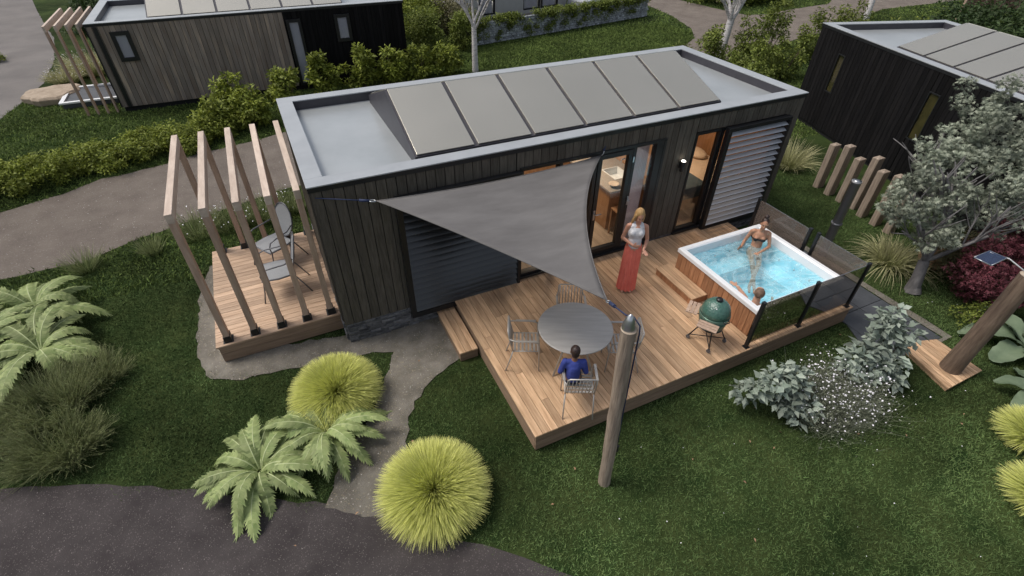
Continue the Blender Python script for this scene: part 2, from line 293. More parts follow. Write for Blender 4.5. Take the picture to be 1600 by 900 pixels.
class MB:
    def __init__(s): s.v = []; s.f = []; s.va = []; s.sm = []
    def add(s, verts, faces, var=None, smooth=False):
        b = len(s.v); s.v += [tuple(p) for p in verts]
        var = random.random() if var is None else var
        for f in faces:
            s.f.append(tuple(b+i for i in f)); s.va.append(var); s.sm.append(smooth)
        return s
    def box(s, x0, x1, y0, y1, z0, z1, var=None):
        return s.add([(x0, y0, z0), (x1, y0, z0), (x1, y1, z0), (x0, y1, z0), (x0, y0, z1), (x1, y0, z1), (x1, y1, z1), (x0, y1, z1)],
                     [(3, 2, 1, 0), (4, 5, 6, 7), (0, 1, 5, 4), (1, 2, 6, 5), (2, 3, 7, 6), (3, 0, 4, 7)], var)
    def beam(s, p0, p1, w_, h, upv=(0, 0, 1), var=None):
        p0, p1 = Vector(p0), Vector(p1); d = (p1-p0).normalized(); upv = Vector(upv)
        sx = d.cross(upv)
        if sx.length < 1e-4: sx = d.cross(Vector((1, 0, 0)))
        sx.normalize(); u = sx.cross(d)
        vs = [p+sx*a*w_/2+u*b*h/2 for p in (p0, p1) for a, b in ((-1, -1), (1, -1), (1, 1), (-1, 1))]
        return s.add(vs, [(3, 2, 1, 0), (4, 5, 6, 7), (0, 1, 5, 4), (1, 2, 6, 5), (2, 3, 7, 6), (3, 0, 4, 7)], var)
    def tube(s, pts, r, n=8, cap=True, var=None, smooth=True, close=False):
        pts = [Vector(p) for p in pts]; k = len(pts)
        rs = r if isinstance(r, (list, tuple)) else [r]*k
        t0 = (pts[1]-pts[0]).normalized()
        a = t0.cross(Vector((0, 0, 1)))
        if a.length < 1e-3: a = t0.cross(Vector((1, 0, 0)))
        a.normalize(); vs = []
        for i in range(k):
            if close: t = (pts[(i+1) % k]-pts[i-1])
            else: t = (pts[min(i+1, k-1)]-pts[max(i-1, 0)])
            t.normalize(); a = (a-t*a.dot(t)).normalized(); b = t.cross(a)
            for j in range(n):
                an = 2*math.pi*j/n; vs.append(pts[i]+(a*math.cos(an)+b*math.sin(an))*rs[i])
        fs = []
        for i in range(k if close else k-1):
            i2 = (i+1) % k
            for j in range(n): fs.append((i*n+j, i*n+(j+1) % n, i2*n+(j+1) % n, i2*n+j))
        s.add(vs, fs, var, smooth)
        if cap and not close:
            b = len(s.v)-k*n
            for f in (tuple(b+j for j in range(n))[::-1], tuple(b+(k-1)*n+j for j in range(n))):
                s.f.append(f); s.va.append(0.5 if var is None else var); s.sm.append(False)
        return s
    def lathe(s, prof, c=(0, 0, 0), n=24, var=None, smooth=True):
        vs = []
        for r_, z in prof:
            for j in range(n):
                a = 2*math.pi*j/n; vs.append((c[0]+r_*math.cos(a), c[1]+r_*math.sin(a), c[2]+z))
        fs = [(i*n+j, i*n+(j+1) % n, (i+1)*n+(j+1) % n, (i+1)*n+j) for i in range(len(prof)-1) for j in range(n)]
        if prof[0][0] > 1e-5: fs.append(tuple(range(n))[::-1])
        if prof[-1][0] > 1e-5: fs.append(tuple((len(prof)-1)*n+j for j in range(n)))
        return s.add(vs, fs, var, smooth)
    def prism(s, poly, z0, z1, var=None):
        n = len(poly)
        vs = [(x, y, z0) for x, y in poly]+[(x, y, z1) for x, y in poly]
        return s.add(vs, [tuple(range(n))[::-1], tuple(range(n, 2*n))]+[(i, (i+1) % n, n+(i+1) % n, n+i) for i in range(n)], var)
    def ell(s, c, r, nu=16, nv=10, rot=None, var=None):
        vs = []; rot = rot or Matrix.Identity(3); c = Vector(c)
        for i in range(nv+1):
            th = math.pi*i/nv
            for j in range(nu):
                ph = 2*math.pi*j/nu
                vs.append(c+rot @ Vector((r[0]*math.sin(th)*math.cos(ph), r[1]*math.sin(th)*math.sin(ph), r[2]*math.cos(th))))
        fs = [(i*nu+j, (i+1)*nu+j, (i+1)*nu+(j+1) % nu, i*nu+(j+1) % nu) for i in range(nv) for j in range(nu)]
        return s.add(vs, fs, var, True)
    def cap(s, p0, p1, r0, r1, n=12):      # tapered capsule
        p0, p1 = Vector(p0), Vector(p1); d = p1-p0; L_ = d.length or 1e-4
        u = d/L_; pts = []; rs = []
        for a in (-90, -60, -30, 0):
            pts.append(p0+u*r0*math.sin(R(a))); rs.append(max(r0*math.cos(R(a)), 1e-4))
        for a in (0, 30, 60, 90):
            pts.append(p1+u*r1*math.sin(R(a))); rs.append(max(r1*math.cos(R(a)), 1e-4))
        return s.tube(pts, rs, n)
    def build(s, name, m, parent=None, bevel=0, sub=0):
        me = bpy.data.meshes.new(name); d = off(parent)
        me.from_pydata([(x-d.x, y-d.y, z-d.z) for x, y, z in s.v], [], s.f)
        a = me.attributes.new('var', 'FLOAT', 'FACE'); a.data.foreach_set('value', s.va)
        me.polygons.foreach_set('use_smooth', s.sm)
        me.materials.append(m); me.update()
        o = link(name, me, parent)
        if bevel:
            b = o.modifiers.new('bevel', 'BEVEL'); b.width = bevel; b.segments = 2; b.limit_method = 'ANGLE'; b.angle_limit = R(40)
        if sub:
            b = o.modifiers.new('sub', 'SUBSURF'); b.levels = sub; b.render_levels = sub
        return o

def rects_minus(x0, x1, z0, z1, ops):
    xs = sorted({x0, x1, *[min(max(v, x0), x1) for o in ops for v in o[:2]]}); out = []
    for a, b in zip(xs, xs[1:]):
        if b-a < 1e-4: continue
        m_ = (a+b)/2; cuts = sorted((max(o[2], z0), min(o[3], z1)) for o in ops if o[0] < m_ < o[1]); z = z0
        for c0, c1 in cuts:
            if c0-z > 1e-3: out.append((a, b, z, c0))
            z = max(z, c1)
        if z1-z > 1e-3: out.append((a, b, z, z1))
    return out

# blades: vectorised curved tapering ribbons
def blades(root, dirs, length, width, droop, seg=3, var=None, taper=1.0, wdir=None):
    n = len(root); root = np.asarray(root, float); dirs = np.asarray(dirs, float)
    dirs /= np.linalg.norm(dirs, axis=1, keepdims=True)+1e-9
    if wdir is None:
        a = rng.normal(size=(n, 3)); side = np.cross(dirs, a)
    else: side = wdir
    side /= np.linalg.norm(side, axis=1, keepdims=True)+1e-9
    length = np.broadcast_to(length, n); width = np.broadcast_to(width, n); droop = np.broadcast_to(droop, n)
    V = np.zeros((n, 2*(seg+1), 3)); tip = np.zeros((n, 2*(seg+1)))
    for k in range(seg+1):
        t = k/seg
        p = root+dirs*(length*t)[:, None]; p[:, 2] -= droop*length*t*t
        w_ = width*(1-taper*t**1.6)*0.5+1e-5
        V[:, 2*k] = p-side*w_[:, None]; V[:, 2*k+1] = p+side*w_[:, None]; tip[:, 2*k:2*k+2] = t
    base = (np.arange(n)*2*(seg+1))[:, None, None]
    q = np.array([[2*k, 2*k+1, 2*k+3, 2*k+2] for k in range(seg)])[None]
    F = (base+q).reshape(-1, 4)
    var = rng.random(n) if var is None else var
    return V.reshape(-1, 3), F, np.repeat(var, seg), tip.ravel()

def leaf_quads(P, size, aspect=0.5, up_bias=0.5, var=None, lobes=1, outdir=None):
    n = len(P); nrm = rng.normal(size=(n, 3)); nrm[:, 2] = np.abs(nrm[:, 2])+up_bias
    nrm /= np.linalg.norm(nrm, axis=1, keepdims=True)
    d = rng.normal(size=(n, 3)) if outdir is None else outdir+rng.normal(size=(n, 3))*0.5
    d -= nrm*np.sum(d*nrm, 1)[:, None]; d /= np.linalg.norm(d, axis=1, keepdims=True)+1e-9
    s = np.cross(nrm, d); L_ = np.broadcast_to(size, n)*(0.6+0.8*rng.random(n))
    Vs = []; Fs = []; vv = []
    var = rng.random(n) if var is None else var
    angs = [0] if lobes == 1 else np.linspace(-1.15, 1.15, lobes)
    b = 0
    for a in angs:
        dd = d*math.cos(a)+s*math.sin(a); ss = -d*math.sin(a)+s*math.cos(a)
        ll = L_*(1-0.25*abs(a)); ww = ll*aspect*0.5
        q = np.stack([P, P+dd*(ll*0.45)[:, None]+ss*ww[:, None]+nrm*(ww*0.3)[:, None], P+dd*ll[:, None]-nrm*(ll*0.15)[:, None],
                      P+dd*(ll*0.45)[:, None]-ss*ww[:, None]+nrm*(ww*0.3)[:, None]], 1)
        Vs.append(q.reshape(-1, 3)); Fs.append(np.arange(4*n).reshape(n, 4)+b); b += 4*n; vv.append(var)
    return np.concatenate(Vs), np.concatenate(Fs), np.concatenate(vv)

def clump_points(n, clumps, cr, per=None):
    """points round a set of clump centres; returns points, clump shade"""
    k = len(clumps); idx = rng.integers(0, k, n); sh = rng.random(k)
    g = rng.normal(size=(n, 3)); g /= np.linalg.norm(g, axis=1, keepdims=True)
    rr = cr[idx]*rng.random(n)**0.45
    return clumps[idx]+g*rr[:, None]*np.array([1, 1, 0.8]), np.clip(0.55*sh[idx]+0.45*rng.random(n), 0, 1), g

def leaf_cloud(name, m, parent, c, rad, n, size, nclump=24, crad=0.3, aspect=0.5, lobes=1, shell=0.55, zmin=0.03):
    c = np.array(c); rad = np.array(rad)
    g = rng.normal(size=(nclump, 3)); g /= np.linalg.norm(g, axis=1, keepdims=True)
    cl = c+g*rad*(shell+(1-shell)*rng.random(nclump))[:, None]*rng.uniform(0.75, 1.12, nclump)[:, None]
    cr = crad*rng.uniform(0.6, 1.3, nclump)
    P, sh, gd = clump_points(n, cl, cr)
    keep = P[:, 2] > zmin; P, sh, gd = P[keep], sh[keep], gd[keep]
    V, F, va = leaf_quads(P, size, aspect, 0.5, sh, lobes, gd)
    return np_mesh(name, V, F, m, parent, var=va), cl

def in_poly(x, y, poly):
    inside = np.zeros(len(x), bool); j = len(poly)-1
    for i in range(len(poly)):
        xi, yi = poly[i]; xj, yj = poly[j]
        c_ = ((yi > y) != (yj > y)) & (x < (xj-xi)*(y-yi)/(yj-yi+1e-12)+xi)
        inside ^= c_; j = i
    return inside
def visible(P, margin=60):
    q = (P-CAM) @ np.array([list(rt), list(up), list(fw)]).T
    z = np.maximum(q[:, 2], 0.1); u = 800+FPX*q[:, 0]/z; v = 450-FPX*q[:, 1]/z
    return (q[:, 2] > 0.3) & (u > -margin) & (u < 1600+margin) & (v > -margin) & (v < 900+margin)

# ------------------------------------------------------------------ ground
UP_ROAD = [(-40, 8), (-14, 5.4), (-8, 4.55), (-5.75, 4.53), (-4.4, 4.53), (-3.54, 5.02), (-2.82, 5.25), (-2.04, 5.49), (-.6, 6.0), (.02, 6.09), (3, 6.6), (8, 7.3),
           (12, 8.0), (17, 10.0), (22, 11.2), (28, 12.5), (30.8, 13.5), (34.6, 14.7), (40.4, 14.6), (70, 14), (70, 22), (42, 17.5), (34.2, 17.9), (33, 17.13),
           (28.25, 16.65), (26.9, 16.29), (25.6, 16.6), (25.2, 18.8), (24.9, 21.6), (26, 34), (23, 34), (22.3, 26), (22, 21.1), (21.52, 18.11), (20.51, 15.33), (19.34, 13.74), (18.2, 12.95),
           (16, 12.6), (8, 11.4), (3, 10.6), (.53, 9.91), (-.05, 9.73), (-.79, 9.44), (-2.3, 9.16), (-3.08, 8.77), (-4.51, 8.49), (-5.25, 7.98), (-6.41, 7.55), (-9, 7.2), (-15, 8.0), (-40, 12)]
TL_ROAD = [(-60, 11), (-8.7, 12.2), (-7.87, 14.32), (-7.63, 15.55), (-7.34, 17.9), (-7.6, 21.5), (-8.22, 25.15), (-9.97, 31.64), (-13, 44), (-60, 60)]
LOW_ROAD = [(-14, 2.2), (-9, 0.55), (-6, -0.3), (-4.61, -.76), (-3.67, -1.1), (-3.14, -1.37), (-2.39, -1.79), (-1.66, -2.28), (-.79, -2.78), (-.23, -3.13), (.39, -3.77), (.77, -4.05), (1.13, -4.36), (1.56, -4.8), (2.1, -5.6), (2.6, -7.5), (2, -14), (-14, -14)]
GRAVEL = [(-2.1, 3.3), (-2.3, 2.2), (-2.33, .7), (-2.15, .08), (-1.68, -.1), (-1.12, -.17), (-.34, -.3), (.3, -.4), (.58, -.5), (.36, -.98), (.04, -1.53), (-.27, -1.88), (-.6, -2.17), (-.86, -2.8),
          (-.25, -3.2), (.01, -2.7), (.28, -2.36), (.48, -1.86), (.8, -1.48), (1.19, -1.24), (1.85, -1.0), (1.95, 0.1), (0, 0.2), (-1.85, .6), (-1.85, 3.3)]
SLABS = [(8.12, -.6), (9.35, -.6), (9.38, -4.17), (8.58, -4.12), (7.9, -3.75), (8.12, -3.2)]
def wobble(poly, a=0.03, step=0.25, box=30):
    out = []
    for i in range(len(poly)):
        p, q = Vector(poly[i]), Vector(poly[(i+1) % len(poly)]); L_ = (q-p).length
        if max(abs(p.x), abs(p.y)) > 34 or L_ > 12: out.append(tuple(p)); continue
        k = max(1, int(L_/step))
        for t in range(k):
            s_ = p.lerp(q, t/k); out.append((s_.x+random.uniform(-a, a), s_.y+random.uniform(-a, a)))
    return out
def sheet(name, poly, z, m, kind='structure'):
    me = bpy.data.meshes.new(name)
    me.from_pydata([(x, y, z) for x, y in poly], [], [tuple(range(len(poly)))]); me.materials.append(m); me.update()
    import bmesh
    bm = bmesh.new(); bm.from_mesh(me); bmesh.ops.recalc_face_normals(bm, faces=bm.faces)
    if bm.faces[:][0].normal.z < 0: bmesh.ops.reverse_faces(bm, faces=bm.faces)
    bmesh.ops.triangulate(bm, faces=bm.faces); bm.to_mesh(me); bm.free()
    return tag(link(name, me), kind=kind)
g = MB(); g.add([(-500, -500, 0), (500, -500, 0), (500, 500, 0), (-500, 500, 0)], [(0, 1, 2, 3)])
tag(g.build('ground', M['lawn']), kind='structure')
sheet('road', wobble(UP_ROAD), 0.004, M['road_up'])
sheet('side_road', wobble(TL_ROAD), 0.008, M['road_back'])
sheet('asphalt_road', wobble(LOW_ROAD), 0.012, M['road_low'])
sheet('gravel_path', wobble(GRAVEL, .035, .12), 0.016, M['gravel'])
# slate paving: separate slabs in one paving sheet
g = MB()
for i in range(3):
    for j in range(7):
        x0 = 8.12+i*0.61-0.3*(i == 99); y1 = -.62-j*0.61; y0 = y1-.6
        if i == 2: continue
        if j == 5: y0 = max(y0, -4.17)
        if j > 5: continue
        g.box(x0, x0+.6, y0, y1, 0.0, 0.02)
g.prism([(8.11, -3.26), (8.11, -4.05), (7.9, -3.7)], 0.0, 0.02)
tag(g.build('paving', M['slab'], bevel=.003), kind='structure')
sheet('gravel_strip', wobble([(9.35, -.6), (9.5, -.6), (9.53, -4.25), (8.5, -4.25), (8.5, -4.18), (9.36, -4.18)], .01), 0.02, M['gravel'])

# loose stones on the roads and gravel
def scatter_poly(poly, n, box):
    x = rng.uniform(box[0], box[1], n); y = rng.uniform(box[2], box[3], n); k = in_poly(x, y, poly); return x[k], y[k]
def stones(name, poly, n, box, size, m, z):
    x, y = scatter_poly(poly, n, box); k = len(x)
    s = size*rng.uniform(.4, 1.3, k); an = rng.uniform(0, 6.28, k)
    tet = np.array([[1, 0, 0], [-.5, .8, 0], [-.6, -.7, 0], [.1, .1, .7]])
    V = tet[None]*s[:, None, None]; ca, sa = np.cos(an), np.sin(an)
    X = V[:, :, 0]*ca[:, None]-V[:, :, 1]*sa[:, None]+x[:, None]; Y = V[:, :, 0]*sa[:, None]+V[:, :, 1]*ca[:, None]+y[:, None]
    V = np.stack([X, Y, V[:, :, 2]+z], 2).reshape(-1, 3)
    F = (np.arange(k)[:, None, None]*4+np.array([[0, 1, 3], [1, 2, 3], [2, 0, 3]])[None]).reshape(-1, 3)
    return tag(np_mesh(name, V, F, m, var=np.repeat(rng.random(k), 3)), kind='stuff')
M['pebble'] = mat('pebbles', (0.16, 0.145, 0.13), (0.4, 0.38, 0.35), scale=30, rough=0.9, var=0.4)
o = stones('loose_gravel', GRAVEL, 5200, (-2.4, 2, -3.2, 3.4), 0.012, M['pebble'], .016)
o = stones('road_grit', LOW_ROAD, 1300, (-5, 2, -6, -.5), 0.007, M['pebble'], .012)
o = stones('road_pebbles', UP_ROAD, 2500, (-8, 1, 4.4, 10), 0.012, M['pebble'], .004)

# ------------------------------------------------------------------ lawn grass
DECK = [(1.53, -1.3), (1.855, -1.3), (1.855, -3.18), (8.12, -3.18), (8.12, .0), (1.53, .0)]
HOUSE = [(-.02, 0), (9.36, 0), (9.36, 3.65), (-.02, 3.65)]
SMALLDECK = [(-1.93, .38), (0, .38), (0, 3.22), (-1.93, 3.22)]
LH = [(-4.55, 13.5), (5.1, 13.5), (5.1, 17.3), (-4.55, 17.3)]
def lawn(name, n, box, hgt, wid, gm='grass'):
    x = rng.uniform(box[0], box[1], n); y = rng.uniform(box[2], box[3], n)
    ja = rng.normal(0, 1, n)*.05+.07*np.sin(x*7+y*5)*np.sin(y*9-x*3); jx = x+ja+rng.normal(0, .02, n); jy = y+ja+rng.normal(0, .02, n)
    bad = np.zeros(n, bool)
    for p in (UP_ROAD, TL_ROAD, LOW_ROAD, GRAVEL, SLABS): bad |= in_poly(jx, jy, p)
    for p in (DECK, HOUSE, SMALLDECK, LH): bad |= in_poly(x, y, p)
    P = np.stack([x, y, np.zeros(n)], 1); k = ~bad & visible(P); P = P[k]; n = len(P)
    # tufty variation from a smooth field
    f = np.sin(P[:, 0]*2.3+np.sin(P[:, 1]*1.7)*1.5)*np.cos(P[:, 1]*2.9+np.sin(P[:, 0]*1.1))
    h = hgt*(0.95+0.15*f)*rng.uniform(.5, 1.5, n)
    d = np.stack([rng.normal(0, .75, n)+.12*f, rng.normal(0, .75, n), np.ones(n)], 1)
    V, F, va, tp = blades(P, d, h, wid*rng.uniform(.6, 1.4, n), 0.15, seg=1)
    f2 = np.sin(P[:, 0]*.9+1.3*np.sin(P[:, 1]*.7))*np.sin(P[:, 1]*1.1+np.cos(P[:, 0]*.8)*1.4); va = np.clip(0.5+0.13*f+.16*f2+rng.normal(0, .22, n), 0, 1)
    return tag(np_mesh(name, V, F, M[gm], var=va, tip=tp), kind='stuff')
lawn('grass', 800000, (-6.5, 13, -7.5, 4.5), .05, .0095)
lawn('far_grass', 260000, (-9, 20, 3, 17), .08, .024, 'grass_far')
lawn('distant_grass', 120000, (2, 42, 8, 30), .09, .045, 'grass_far')
# daisies and clover heads dotted on the lawn
P = np.stack([rng.uniform(2, 11, 60), rng.uniform(-7, -3.2, 60), np.full(60, .05)], 1)
V, F, va = leaf_quads(P, .014, .9, 2.0)
tag(np_mesh('fallen_petals', V, F, M['flower'], var=va), kind='stuff')

n_ = 46; P = np.stack([rng.uniform(-1.5, 8, n_), rng.uniform(-6.5, .2, n_), np.full(n_, .05)], 1)
k = ~in_poly(P[:, 0], P[:, 1], DECK)
V, F, va = leaf_quads(P[k], .045, .6, 2.5); tag(np_mesh('fallen_leaves', V, F, M['ochre'], var=va), kind='stuff')
# ------------------------------------------------------------------ house builder
def clad(mb, back, x0, x1, z0, z1, ops, place, pitch=.145, gap=.010, th=.022):
    """vertical boards on a wall; place(a, depth, z) -> xyz ; depth>0 is outward"""
    k = max(1, round((x1-x0)/pitch)); p = (x1-x0)/k
    def bx(m, a0, a1, d0, d1, q0, q1, var=None):
        c8 = [place(a, d, q) for q in (q0, q1) for a, d in ((a0, d0), (a1, d0), (a1, d1), (a0, d1))]
        m.add(c8, [(3, 2, 1, 0), (4, 5, 6, 7), (0, 1, 5, 4), (1, 2, 6, 5), (2, 3, 7, 6), (3, 0, 4, 7)], var)
    for i in range(k):
        a0, a1 = x0+i*p+gap/2, x0+(i+1)*p-gap/2; v = random.random()
        for r_ in rects_minus(a0, a1, z0, z1, ops):
            if r_[1]-r_[0] > .012: bx(mb, r_[0], r_[1], 0, th+random.uniform(-.002, .002), r_[2], r_[3], v)
    for r_ in rects_minus(x0, x1, z0, z1, ops): bx(back, r_[0], r_[1], -.1, -.002, r_[2], r_[3], .5)
    return bx

def house(label, loc, rz, L, W, H, zc, ops, clads, group=None, world=False, panels=(1.57, 7.5, 6), plinth=None):
    """clads: list of (x0, x1, material) on the front; local frame: front wall on y=0 looking to -y"""
    t = thing('cabin', label, 'cabin', loc, rz, group, world)
    zt = H-.09
    walls = {}
    def fp(a, d, z): return (a, -d, z)
    def bp(a, d, z): return (a, W+d, z)
    def lp(a, d, z): return (-d, a, z)
    def rp(a, d, z): return (L+d, a, z)
    back = MB(); groups = {}
    for x0, x1, m in clads:
        mb = groups.setdefault(m, MB()); clad(mb, back, x0, x1, zc, zt, ops, fp)
    m0, m1 = clads[0][2], clads[-1][2]
    clad(groups[m0], back, 0.1, W-.1, zc, zt, [], lp); clad(groups[m1], back, .1, W-.1, zc, zt, [], rp)
    clad(groups[m1], back, 0, L, zc, zt, [], bp)
    for m, mb in groups.items(): mb.build('wall', M[m], t, bevel=.0025)
    back.build('wall_lining', M['gap'], t)
    # plinth
    if plinth == 'stone':
        st = MB()
        z = 0.0
        while z < zc-.012:
            hh = min(random.uniform(.035, .06), zc-z-.004); x = 0.02
            while x < L-.02:
                ll = min(random.uniform(.1, .34), L-.02-x); st.box(x, x+ll-.004, -.022+random.uniform(-.012, .018), .06, z, z+hh-.003); x += ll
            for s_ in (0, 1):
                y = .06
                while y < W-.02:
                    ll = min(random.uniform(.1, .34), W-.02-y)
                    xx = -.02+random.uniform(-.012, .015) if s_ == 0 else L-.06
                    st.box(xx if s_ == 0 else L-.04, .04 if s_ == 0 else L+.02+random.uniform(-.01, .01), y, y+ll-.004, z, z+hh-.003); y += ll
            z += hh
        st.build('stone_plinth', M['stone'], t, bevel=.004)
    else:
        mb = MB(); mb.box(.03, L-.03, .03, W-.03, 0, zc); mb.build('plinth', M['gap'], t)
    # fascia and coping
    f = MB(); o_ = .03
    f.box(-o_, L+o_, -o_, .1, zt, H-.02); f.box(-o_, L+o_, W-.1, W+o_, zt, H-.02)
    f.box(-o_, .1, .1, W-.1, zt, H-.02); f.box(L-.1, L+o_, .1, W-.1, zt, H-.02)
    f.build('fascia', M['black'], t)
    c_ = MB(); q = .22
    e = .035
    c_.box(-e, L+e, -e, q, H-.02, H, .5); c_.box(-e, L+e, W-q, W+e, H-.02, H, .5)
    c_.box(-e, q, q, W-q, H-.02, H, .5); c_.box(L-q, L+e, q, W-q, H-.02, H, .5)
    c_.build('coping', M['coping'], t, bevel=.004)
    r_ = MB(); zr = H-.17
    r_.box(.1, L-.1, .1, W-.1, zr-.1, zr, .5)
    roof = r_.build('roof', M['roof'], t)
    u = MB(); u.box(q-.02, q, q, W-q, zr, H-.02); u.box(L-q, L-q+.02, q, W-q, zr, H-.02); u.box(q-.02, L-q+.02, W-q, W-q+.02, zr, H-.02); u.box(q-.02, L-q+.02, q-.02, q, zr, H-.02)
    u.build('upstand', M['panel_edge'], roof)
    # raised ridge of satin panels
    px0, px1, n = panels; y0, y1, ym = .34, W-.34, W/2; zb, zp = H-.03, H+.5
    rd = MB()
    rd.add([(px0, y0, zb), (px0, ym, zp), (px0, y1, zb), (px1, y0, zb), (px1, ym, zp), (px1, y1, zb), (px0, y0, zr), (px0, y1, zr), (px1, y0, zr), (px1, y1, zr)],
           [(6, 0, 1, 2, 7), (8, 9, 5, 4, 3), (0, 3, 4, 1), (1, 4, 5, 2), (6, 8, 3, 0), (7, 2, 5, 9)])
    rd.build('ridge_frame', M['panel_edge'], roof)
    wd = (px1-px0)/n; nf = Vector((0, -(zp-zb), ym-y0)).normalized(); nb = Vector((0, (zp-zb), ym-y0)).normalized()
    for side, nn, ya in ((0, nf, y0), (1, nb, y1)):
        for i in range(n):
            a0, a1 = px0+i*wd+.036, px0+(i+1)*wd-.036; p = MB()
            lo = Vector((0, ya, zb)).lerp(Vector((0, ym, zp)), .015)+nn*.004; hi = Vector((0, ya, zb)).lerp(Vector((0, ym, zp)), .988)+nn*.004
            vs = [(a0, lo.y, lo.z), (a1, lo.y, lo.z), (a1, hi.y, hi.z), (a0, hi.y, hi.z)]
            vs += [tuple(Vector(v)+nn*.022) for v in vs]
            p.add(vs, [(3, 2, 1, 0), (4, 5, 6, 7), (0, 1, 5, 4), (1, 2, 6, 5), (2, 3, 7, 6), (3, 0, 4, 7)])
            p.build('roof_panel', M['panel'], roof, bevel=.004)
    return t

def window_frame(t, x0, x1, z0, z1, y=-.03, fw_=.05, dep=.09, pane='glass', name='window', label=None):
    m = MB()
    m.box(x0, x1, y, y+dep, z0, z0+fw_); m.box(x0, x1, y, y+dep, z1-fw_, z1); m.box(x0, x0+fw_, y, y+dep, z0+fw_, z1-fw_); m.box(x1-fw_, x1, y, y+dep, z0+fw_, z1-fw_)
    f = m.build(name, M['black'], t, bevel=.003)
    p = MB(); p.box(x0+fw_, x1-fw_, y+dep*.45, y+dep*.45+.008, z0+fw_, z1-fw_); p.build('pane', M[pane], f)
    return f

H0, L0, W0 = 2.95, 9.34, 3.63
OPS = [(1.16, 3.08, .34, 2.55), (3.13, 6.03, .42, 2.6), (6.7, 8.98, .42, 2.58)]
cabin = house('holiday cabin with charcoal cladding, grey sail and timber deck, in the middle of the photo', (0, 0, 0), 0, L0, W0, H0, .42, OPS, [(0.1*0, L0, 'clad')], plinth='stone', world=True,
              group='flat-roofed cabins')
# patio doors
pf = MB()
def fr(m, x0, x1, z0, z1, w_=.06, y0=-.035, y1=.06):
    m.box(x0, x1, y0, y1, z0, z0+w_); m.box(x0, x1, y0, y1, z1-w_, z1); m.box(x0, x0+w_, y0, y1, z0+w_, z1-w_); m.box(x1-w_, x1, y0, y1, z0+w_, z1-w_)
fr(pf, 3.13, 6.03, .42, 2.6, .06, -.045, .09)
for xm in (3.84, 4.52, 5.32): pf.box(xm, xm+.07, -.04, .085, .48, 2.54)
pf.box(5.82, 5.97, -.04, .085, .48, 2.54)
frame = pf.build('patio_frame', M['black'], cabin, bevel=.004)
for x0, x1 in ((3.19, 3.84), (3.91, 4.52), (5.39, 5.82)):
    p = MB(); p.box(x0, x1, .0, .008, .48, 2.54); p.build('pane', M['glass'], frame)
d = MB(); fr(d, 4.6, 5.31, .5, 2.53, .085, -.05, .03)
door = d.build('door', M['black'], cabin, bevel=.004)
p = MB(); p.box(4.685, 5.225, -.012, -.004, .585, 2.445); p.build('pane', M['glass'], door)
h_ = MB(); h_.box(4.625, 4.66, -.058, -.05, 1.27, 1.47); h_.tube([(4.643, -.05, 1.4), (4.643, -.1, 1.4), (4.66, -.108, 1.4), (4.76, -.108, 1.4)], .01, 8); h_.build('handle', M['steel'], door)
h_ = MB(); h_.box(5.345, 5.375, -.052, -.04, 1.42, 1.6); h_.tube([(5.36, -.04, 1.54), (5.36, -.09, 1.54), (5.37, -.1, 1.54), (5.30, -.1, 1.54)], .009, 8); h_.build('handle', M['steel'], frame)
h_ = MB(); h_.box(5.325, 5.355, -.053, -.04, 2.28, 2.38); h_.build('hinge', M['steel'], frame)
# narrow bedroom window and the part behind the shutter
window_frame(cabin, 6.72, 7.34, .44, 2.56, y=-.02)
window_frame(cabin, 7.36, 8.96, .44, 2.56, y=-.02)
window_frame(cabin, 1.18, 3.06, .36, 2.53, y=-.02)
sl_ = MB(); sl_.box(3.13, 6.03, -.09, -.046, .395, .43); sl_.box(6.68, 7.36, -.07, -.02, .40, .438); sl_.build('sill', M['black'], cabin, bevel=.003)
# louvred shutters
def shutter(x0, x1, z0, z1, n, tilt, sm_='slat', hw=.056):
    m = MB(); ya, yb = -.15, -.055
    m.box(x0, x1, ya, yb, z0, z0+.09); m.box(x0, x1, ya, yb, z1-.07, z1); m.box(x0, x0+.09, ya, yb, z0+.09, z1-.07); m.box(x1-.045, x1, ya, yb, z0+.09, z1-.07)
    m.box(x0+.02, x1-.02, yb, -.03, z1-.14, z1-.02)
    s_ = m.build('shutter', M['black'], cabin, bevel=.003)
    lo, hi = z0+.1, z1-.08; dz = (hi-lo)/n
    for i in range(n):
        zc_ = lo+dz*(i+.5); b = MB(); dy, dzz = math.cos(tilt)*hw, math.sin(tilt)*hw
        yc = (ya+yb)/2-.005
        vs = [];
        for x in (x0+.092, x1-.047):
            for k in range(6):
                u = k/5*2-1; vs.append((x, yc+u*dy-(1-u*u)*.002, zc_+u*dzz+(1-u*u)*.001))
            for k in range(5, -1, -1):
                u = k/5*2-1; vs.append((x, yc+u*dy-(1-u*u)*.002+.003, zc_+u*dzz+(1-u*u)*.001-.005))
        fs = [(j, (j+1) % 12, 12+(j+1) % 12, 12+j) for j in range(12)]+[tuple(range(12))[::-1], tuple(range(12, 24))]
        b.add(vs, fs, .5); b.build('slat', M[sm_], s_)
shutter(1.08, 3.12, .27, 2.58, 18, R(60), 'slat_dark', .060)
shutter(7.38, 9.0, .33, 2.58, 17, R(24), 'slat', .047)
